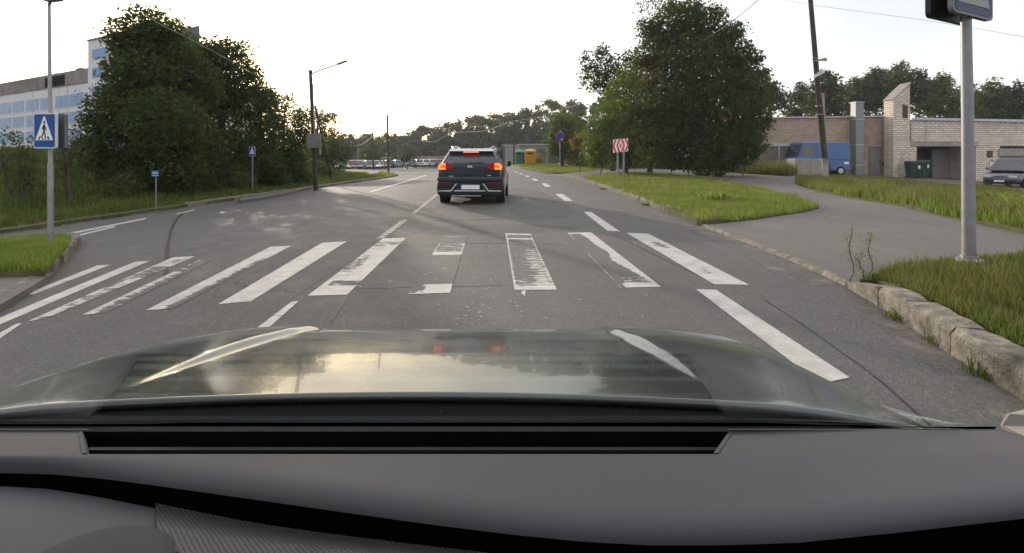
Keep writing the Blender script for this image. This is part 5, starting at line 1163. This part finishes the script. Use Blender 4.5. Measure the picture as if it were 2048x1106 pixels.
# ------------------------------------------------------------------ our own car: bonnet, cowl, windscreen foot, dashboard
own = thing('own_car', 'grey bonnet, windscreen foot and dashboard of the car we look out of', 'car', (-.19, .8, gz(0, .8)))
own_loc = Vector(own.location)
def ob(mb, name, m, smooth=False, bevel=0, parent=own, label=None):
    off = own_loc if parent is own else Vector((0, 0, 0))
    mb.v = [(a-own_loc.x, b-own_loc.y, c-own_loc.z) for a, b, c in mb.v]
    return mb.build(name, m, parent, smooth=smooth, bevel=bevel, label=label)
HOODM = NT('bonnet paint'); _f = HOODM.noise(HOODM.obj(), 900, 2); _d = HOODM.noise(HOODM.obj(), 5, 5, .65)
HOODM.set(HOODM.b, 'Base Color', HOODM.mix(_f, (.050, .055, .057), (.080, .086, .088))); HOODM.b.inputs['Metallic'].default_value = .35
HOODM.set(HOODM.b, 'Roughness', HOODM.ramp(_d, .35, .75, .12, .26)); HOODM.b.inputs['Coat Weight'].default_value = .32; HOODM.b.inputs['Specular IOR Level'].default_value = .35; HOODM.b.inputs['Coat Roughness'].default_value = .012
HC = -.19
def hoodz(u, D):
    z = np.interp(D, [.84, .95, 1.1, 1.3, 1.5, 1.65, 1.78, 1.88, 1.96], [.757, .748, .727, .697, .663, .633, .598, .555, .49])
    a = abs(u); rid = .52 + .13 * (1.9 - D)            # crease: raised middle, sloped band, lower flanks
    amp = .016 * float(sst(.96, 1.45, D)) * (1 - .5*float(sst(1.75, 1.9, D))); z += amp * sst(rid, rid + .018 + 2.3*amp, a); z -= .012 * u*u + .022 * max(0, a - .72)**1.5 / .15
    return float(z)
def hood_pt(u, v):
    Dr = .965 - .085*u*u; Df = 1.955 - .17*abs(u)**2.6; D = Dr + (Df - Dr)*v
    hw_ = .935 - .05*v; return (HC + u*hw_, D, hoodz(u, D) - (.0 if abs(u) < .999 else .0))
us = sorted(set([round(x, 3) for x in np.linspace(-1, 1, 61)] + [s*(.52+d) for s in (-1, 1) for d in np.linspace(0, .16, 17)])); vs_ = np.linspace(0, 1, 50)
mb = MB(); V = [hood_pt(u, v) for v in vs_ for u in us]; n_ = len(us)
F = [(j*n_+i, j*n_+i+1, (j+1)*n_+i+1, (j+1)*n_+i) for j in range(len(vs_)-1) for i in range(n_-1)]
mb.add(V, F); hd = ob(mb, 'bonnet', HOODM.m, smooth=True)
md = hd.modifiers.new('thick', 'SOLIDIFY'); md.thickness = .012; md.offset = 1 if False else -1
# wings below the bonnet edge
mb = MB()
for s_ in (-1, 1):
    V = []
    for v in np.linspace(0, 1, 24):
        x, y, z = hood_pt(s_, v)
        V += [(x + s_*.004, y, z-.003), (x + s_*.035, y, z-.022), (x + s_*.06, y, z-.09), (x + s_*.05, y, .3)]
    mb.add(V, [(4*i+k, 4*i+k+1, 4*i+k+5, 4*i+k+4) for i in range(23) for k in range(3)])
ob(mb, 'wing', HOODM.m, smooth=True)
mb = MB(); V = []
for u in np.linspace(-1, 1, 41):
    x, y, z = hood_pt(u, 1); V += [(x, y, z-.002), (x, y+.03, z-.12), (x, y+.03, .25)]
mb.add(V, [(3*i+k, 3*i+k+1, 3*i+k+4, 3*i+k+3) for i in range(40) for k in range(2)]); ob(mb, 'front_bumper', HOODM.m, smooth=True)
# cowl
COWL = simple('cowl plastic', (.006, .008, .009), .7, var=.3, scale=60, bump=.15)
mb = MB(); V = []
xs2 = np.linspace(-1, 1, 41)
for u in xs2:
    D0 = .965 - .085*u*u + .012; x = HC + u*.92
    V += [(x, D0, hoodz(u, D0)-.012), (x, D0-.03, hoodz(u, D0)-.030), (x*1.0, .80, .738), (x, .775, .728)]
mb.add(V, [(4*i+k, 4*i+k+1, 4*i+k+5, 4*i+k+4) for i in range(40) for k in range(3)]); cw = ob(mb, 'cowl', COWL, smooth=True)
# windscreen foot: a slanted pane, reflecting the dashboard by Fresnel
SL = math.tan(R(40))
def wpt(px, py, D0=.80, z0=.775):
    r_ = (py-HY)/FX; D = (CH - z0 - SL*D0) / (r_ - SL) if abs(r_-SL) > 1e-6 else D0
    return ((px-CX)/FX*D, D, CH - r_*D)
GL = NT('windscreen glass'); GL.t.nodes.remove(GL.b)
fr = GL.n('LayerWeight'); gb_ = GL.n('BsdfGlossy'); gb_.inputs['Roughness'].default_value = .004
f2_ = GL.math('ADD', GL.math('MULTIPLY', GL.math('POWER', fr.outputs['Facing'], 3.), .85), .04); GL.l(GL.mix(GL.math('MINIMUM', f2_, 1.), (0, 0, 0), (.96, .96, .95)), gb_.inputs['Color'])
tr_ = GL.n('BsdfTransparent'); tr_.inputs['Color'].default_value = (.84, .88, .86, 1)
ad = GL.n('AddShader'); GL.l(gb_.outputs[0], ad.inputs[0]); GL.l(tr_.outputs[0], ad.inputs[1]); GL.l(ad.outputs[0], GL.out.inputs['Surface'])
_hp = [hood_pt(u, v) for u in np.linspace(-1, 1, 120) for v in np.linspace(0, 1, 60)]; _hx = np.array([CX + FX*a/b_ for a, b_, c in _hp]); _hy = np.array([HY + FX*(CH-c)/b_ for a, b_, c in _hp])
top_l = []
for px in list(np.linspace(max(-90, _hx.min()+8), _hx.max()-14, 60)):
    k_ = np.abs(_hx - px) < 14
    if k_.any(): top_l.append((float(px), float(_hy[k_].min()) + 4))
mb = MB(); bx0, bx1 = -1.12, .775
T_ = [wpt(a, b_) for a, b_ in top_l]; n_ = len(T_); B2 = [(bx0 + (bx1-bx0)*i/(n_-1), .80, .775) for i in range(n_)]
mb.add(B2 + T_, [(i, i+1, n_+i+1, n_+i) for i in range(n_-1)]); ob(mb, 'windscreen', GL.m)
# black printed edge of the pane
mb = MB(); FR = [wpt(px, 842 + (3 if px < 300 else 0) + max(0, (px-1500)*.03)) for px in np.linspace(-350, 1985, 30)]; n_ = 30
mb.add([(bx0 + (bx1-bx0)*i/29, .7985, .7735) for i in range(30)] + [(a, b_-.0015, c-.0015) for a, b_, c in FR], [(i, i+1, 30+i+1, 30+i) for i in range(29)]); ob(mb, 'black_edge', simple('ceramic edge', (.002, .002, .002), 1., spec=0))
# dashboard
PAD = simple('soft dashboard', (.080, .076, .084), .62, var=.05, scale=3, coord='obj'); _t = PAD.node_tree
_n = _t.nodes.new('ShaderNodeTexNoise'); _n.inputs['Scale'].default_value = 520; _n.inputs['Detail'].default_value = 2
_b = _t.nodes.new('ShaderNodeBump'); _b.inputs['Strength'].default_value = .35; _b.inputs['Distance'].default_value = .0012
_c = _t.nodes.new('ShaderNodeTexCoord'); _t.links.new(_c.outputs['Object'], _n.inputs['Vector']); _t.links.new(_n.outputs['Fac'], _b.inputs['Height'])
_t.links.new(_b.outputs[0], [q for q in _t.nodes if q.type == 'BSDF_PRINCIPLED'][0].inputs['Normal'])
def padz(D): return float(np.interp(D, [.45, .50, .65, .785, .80], [.845, .84, .817, .774, .769]))
def solveD(r_, zf, lo=.3, hi=.85):
    for _ in range(50):
        m_ = (lo+hi)/2
        if CH - r_*m_ - zf(m_) > 0: lo = m_
        else: hi = m_
    return lo
EP = [(-500, 905), (0, 915), (100, 917), (200, 925), (300, 937), (400, 950), (550, 970), (700, 990), (860, 1011), (1024, 1030), (1160, 1043), (1300, 1050), (1450, 1050), (1600, 1045), (1800, 1026), (2048, 1000), (2400, 965)]
ED = [solveD((y-HY)/FX, padz) for x, y in EP]; EX = [(x-CX)/FX*d for (x, y), d in zip(EP, ED)]
De = lambda X: float(np.interp(X, EX, ED))
SZ = lambda X: .800 + .010*sm(-.35, 0, X) - .16*sm(.14, .26, X) + .006*math.sin(X*5)
x_l, x_r = -1.12, .775
def vx(D, side):   # vent edge
    return float(np.interp(D, [.65, .785], [-.553, -.675] if side < 0 else [.262, .342]))
Xs = sorted(set(list(np.linspace(x_l, x_r, 90)) + [vx(.65, -1), vx(.65, 1)]))
mb = MB(); V = []; rows = 0
Rr = .011
for X in Xs:
    de = De(X); col_ = [(X, .65, padz(.65))]
    for k in range(1, 8): D = .65 + (de + Rr - .65)*k/7; col_.append((X, D, padz(D)))
    col_ = col_[:-1]; D0_ = min(de + .040, .647); dl_ = D0_ - de
    col_ = [(X, .65 - (.65 - D0_)*k/7, padz(.65 - (.65 - D0_)*k/7)) for k in range(8)]
    for k in range(1, 11):
        t_ = k/10; D_ = D0_ - dl_*(1-(1-t_)**1.6); col_.append((X, D_, padz(D_) - .020*t_**2.4))
    rows = len(col_); V += col_
mb.add(V, [(i*rows+k, i*rows+k+1, (i+1)*rows+k+1, (i+1)*rows+k) for i in range(len(Xs)-1) for k in range(rows-1)])
for sd_, xe_ in ((-1, x_l), (1, x_r)):
    V = []
    for k in range(8):
        D = .65 + .15*k/7; vv = vx(min(D, .785), sd_)
        V += [(vv, D, padz(D)), (xe_, D, padz(D))]
    mb.add(V, [(2*k, 2*k+1, 2*k+3, 2*k+2) for k in range(7)])
ob(mb, 'dashboard', PAD, smooth=True)
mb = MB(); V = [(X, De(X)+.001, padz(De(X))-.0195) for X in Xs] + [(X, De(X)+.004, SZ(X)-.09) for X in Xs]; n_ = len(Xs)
mb.add(V, [(i, i+1, n_+i+1, n_+i) for i in range(n_-1)]); ob(mb, 'dashboard_front', simple('pad lip shade', (.003, .003, .0035), 1., spec=0, scale=300))  # near-black colour stands in for the shade below the pad lip
# lower dashboard
mb = MB(); V = []; kk = 12
for X in Xs:
    d0 = De(X) - .004
    for k in range(kk):
        D = d0 - (d0 - .28)*k/(kk-1); V.append((X, D, SZ(X) - (.016*(1-min(1, k/1.5))) + .008*math.sin((d0-D)*6)))
mb.add(V, [(i*kk+k, i*kk+k+1, (i+1)*kk+k+1, (i+1)*kk+k) for i in range(len(Xs)-1) for k in range(kk-1)])
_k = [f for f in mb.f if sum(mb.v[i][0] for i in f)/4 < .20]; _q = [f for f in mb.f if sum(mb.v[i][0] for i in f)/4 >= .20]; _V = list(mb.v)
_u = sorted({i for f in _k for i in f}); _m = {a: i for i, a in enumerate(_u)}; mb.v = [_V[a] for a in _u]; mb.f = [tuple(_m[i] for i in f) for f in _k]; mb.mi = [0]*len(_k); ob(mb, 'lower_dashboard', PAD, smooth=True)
_u = sorted({i for f in _q for i in f}); _m = {a: i for i, a in enumerate(_u)}; mb = MB(); mb.add([_V[a] for a in _u], [tuple(_m[i] for i in f) for f in _q]); ob(mb, 'lower_dashboard_shaded', simple('painted dash shade', (.003, .003, .0035), 1., spec=.05, scale=200, bump=.2), smooth=True)  # right part of the lower dashboard, its shade painted in as black
def lz(X, D):
    d0 = De(X) - .004; k = (d0-D)/max(d0-.28, .01)*(kk-1); return SZ(X) - .016*(1-min(1, max(0, k)/1.5)) + .008*math.sin((d0-D)*6)
def lpt(px, py, up=.0):
    r_ = (py-HY)/FX; D = .5
    for _ in range(60): D = .5*D + .5*(CH - up - lz((px-CX)/FX*D, D))/r_
    return ((px-CX)/FX*D, D, lz((px-CX)/FX*D, D)+up)
GRL = NT('speaker grille'); vv_ = GRL.obj(); vo_ = GRL.n('TexVoronoi'); GRL.l(GRL.mapping(vv_, (1, 1.0, 0), (0, 0, R(45))), vo_.inputs['Vector']); vo_.inputs['Scale'].default_value = 235; vo_.inputs['Randomness'].default_value = 0
hole = GRL.ramp(vo_.outputs['Distance'], .30, .36); GRL.set(GRL.b, 'Base Color', GRL.mix(hole, (.004, .004, .005), (.075, .070, .074))); GRL.b.inputs['Roughness'].default_value = .6
GRL.bump(hole, .6, .0015)
# the grille plate, rounded at its near left corner
pl = [(312, 998), (420, 1012), (600, 1038), (800, 1062), (1000, 1088), (1200, 1104), (1400, 1118), (1400, 1190), (700, 1180), (420, 1140), (340, 1100), (322, 1085), (313, 1062)]
bnd = [lpt(a, b_)[:2] for a, b_ in pl]; bnd = densify(bnd, .01); n_ = len(bnd)
gx_, gy_ = np.meshgrid(np.arange(-.6, .3, .012), np.arange(.28, .64, .012)); kin = inpoly(gx_.ravel(), gy_.ravel(), bnd)
pts = [Vector(p) for p in bnd] + [Vector((a, b_)) for a, b_ in zip(gx_.ravel()[kin], gy_.ravel()[kin])]
vo3, _, fo3, *_ = delaunay_2d_cdt(pts, [(i, (i+1) % n_) for i in range(n_)], [list(range(n_))], 1, 1e-6)
mb = MB(); mb.add([(v.x, v.y, lz(v.x, v.y)+.0022) for v in vo3], [tuple(f) for f in fo3]); ob(mb, 'speaker_grille', GRL.m)
mb = MB(); rim_ = [(a, b_, lz(a, b_)+.001) for a, b_ in bnd] + [(bnd[0][0], bnd[0][1], lz(*bnd[0])+.001)]; mb.tube(rim_, .0011, 5, caps=False); ob(mb, 'grille_seam', M['black'])
# dark round pod at the lower left
c0 = lpt(170, 1150); mb = MB(); V = []; rr_ = [.0, .02, .04, .055, .063, .067]; hh_ = [.007, .0068, .006, .004, .002, -.002]
for r_, h_ in zip(rr_, hh_):
    for k in range(36): a = k*math.pi/18; V.append((c0[0]+r_*1.15*math.cos(a), c0[1]+r_*math.sin(a), c0[2]+h_))
mb.add(V, [(i*36+k, i*36+(k+1) % 36, (i+1)*36+(k+1) % 36, (i+1)*36+k) for i in range(5) for k in range(36)]); ob(mb, 'tweeter_pod', simple('pod plastic', (.055, .05, .056), .7, scale=300, bump=.2), smooth=True)
# defroster vent
VB_ = simple('vent black', (.005, .005, .006), .45)
mb = MB(); zf, zb_ = padz(.65), padz(.785)
V = [(vx(.65,-1), .65, zf), (vx(.65,1), .65, zf), (vx(.785,1), .785, zb_), (vx(.785,-1), .785, zb_)]
Wl = [(a, b_, c-.001) for a, b_, c in V] + [(a, b_, c-.055) for a, b_, c in V]
mb.add(Wl, [(4,5,6,7), (0,1,5,4), (1,2,6,5), (2,3,7,6), (3,0,4,7)]); vt = ob(mb, 'defroster_vent', VB_)
mb = MB()
for sd_ in (-1, 1):
    a_ = [(vx(D_, sd_), D_, padz(D_)+.0012) for D_ in (.65, .785)]; o_ = .006*sd_
    mb.add([a_[0], a_[1], (a_[1][0]+o_, a_[1][1], a_[1][2]), (a_[0][0]+o_, a_[0][1], a_[0][2]), (a_[0][0]-o_, a_[0][1], a_[0][2]-.012), (a_[1][0]-o_, a_[1][1], a_[1][2]-.012)], [(0,1,2,3), (0,4,5,1)])
ob(mb, 'end_cap', simple('vent end cap', (.08, .08, .077), .7), parent=vt)
mb = MB()
for i in range(46):
    c_ = wpt(random.uniform(180, 1500), random.uniform(700, 832)); r_ = random.choice((.0004, .0005, .0009)); k_ = random.uniform(.6, 1.6)
    mb.add([(c_[0]+r_*k_*math.cos(a), c_[1]-.0006-r_*math.sin(a)*.77, c_[2]-.0006+r_*math.sin(a)*.64) for a in np.linspace(0, 5.4, 7)], [tuple(range(7))])
dust_ = ob(mb, 'dust_specks', simple('dust', (.35, .35, .33), .9)); dust_['kind'] = 'stuff'
SLM = simple('vent slat', (.05, .052, .054), .4)
def xr(D, f): return vx(D, -1) + (vx(D, 1)-vx(D, -1))*f
for D_, dz_, w_ in ((.664, -.006, .0035), (.690, -.018, .004), (.722, -.024, .004), (.755, -.020, .004)):
    mb = MB(); n2 = 24; V = []
    for i in range(n2+1):
        x = xr(D_, i/n2*.984+.008); z = padz(D_)+dz_; V += [(x, D_-w_, z), (x, D_+w_, z), (x, D_+w_+.006, z-.02), (x, D_-w_+.006, z-.02)]
    mb.add(V, [(4*i+a, 4*(i+1)+a, 4*(i+1)+(a+1) % 4, 4*i+(a+1) % 4) for i in range(n2) for a in range(4)]); ob(mb, 'slat', SLM, parent=vt)
mb = MB()
for i in range(1, 14):
    x = xr(.67, i/14); y0_, y1_ = .656, .70
    mb.add([(x-.0012, y0_, padz(y0_)-.008), (x+.0012, y0_, padz(y0_)-.008), (x+.0032+i*.0, y1_, padz(y1_)-.018), (x+.0008, y1_, padz(y1_)-.018), (x-.0012, y0_, padz(y0_)-.04), (x+.0012, y0_, padz(y0_)-.04), (x+.0032, y1_, padz(y1_)-.04), (x+.0008, y1_, padz(y1_)-.04)], [(0,1,2,3), (0,4,5,1), (3,2,6,7), (0,3,7,4), (1,5,6,2)])
ob(mb, 'fin', SLM, parent=vt)
# pale foot of the right pillar, and the unseen shell of the cabin, added to shade the dashboard
mb = MB(); mb.add([(.775, .80, .77), (.74, .66, .80), (.95, .55, .80), (.98, .80, .77), (.775, .79, .80), (.86, .66, .84), (.95, .55, .90), (.98, .80, .84)], [(0,1,2,3), (4,7,6,5), (0,4,5,1), (1,5,6,2), (2,6,7,3), (3,7,4,0)]); ob(mb, 'pillar', simple('pillar trim', (.24, .22, .21), .7), bevel=.008)
mb = MB(); mb.box(-1.15, .80, -1.9, .02, 1.50, 1.53); ob(mb, 'roof', simple('headliner', (.25, .24, .23), .95))
mb = MB(); mb.box(-1.15, .80, -1.95, -1.9, .3, 1.5); mb.box(-1.17, -1.15, -1.9, .45, .3, .98); mb.box(.80, .82, -1.9, .45, .3, .98); mb.box(-1.15, .80, -1.9, .25, .28, .30); ob(mb, 'cabin', simple('cabin trim', (.06, .058, .06), .9))
mb = MB(); mb.box(-.75, -.30, -1.2, -.45, .30, .62); mb.box(.0, .45, -1.2, -.45, .30, .62); mb.box(-.75, -.30, -1.25, -1.1, .62, 1.25); mb.box(.0, .45, -1.25, -1.1, .62, 1.25); ob(mb, 'seat', simple('seat cloth', (.05, .05, .055), .95), bevel=.04)

# ------------------------------------------------------------------ haze
HZ = bpy.data.materials.new('haze air'); HZ.use_nodes = True; ht_ = HZ.node_tree; ht_.nodes.clear()
ho = ht_.nodes.new('ShaderNodeOutputMaterial'); hv = ht_.nodes.new('ShaderNodeVolumePrincipled'); hv.inputs['Color'].default_value = (.86, .90, .95, 1); hv.inputs['Density'].default_value = .00045; hv.inputs['Anisotropy'].default_value = .2
ht_.links.new(hv.outputs[0], ho.inputs['Volume'])
if True:
    mb = MB(); mb.box(-720, 720, -60, 920, -6, 24); hz = mb.build('haze', HZ); tag(hz, kind='stuff')
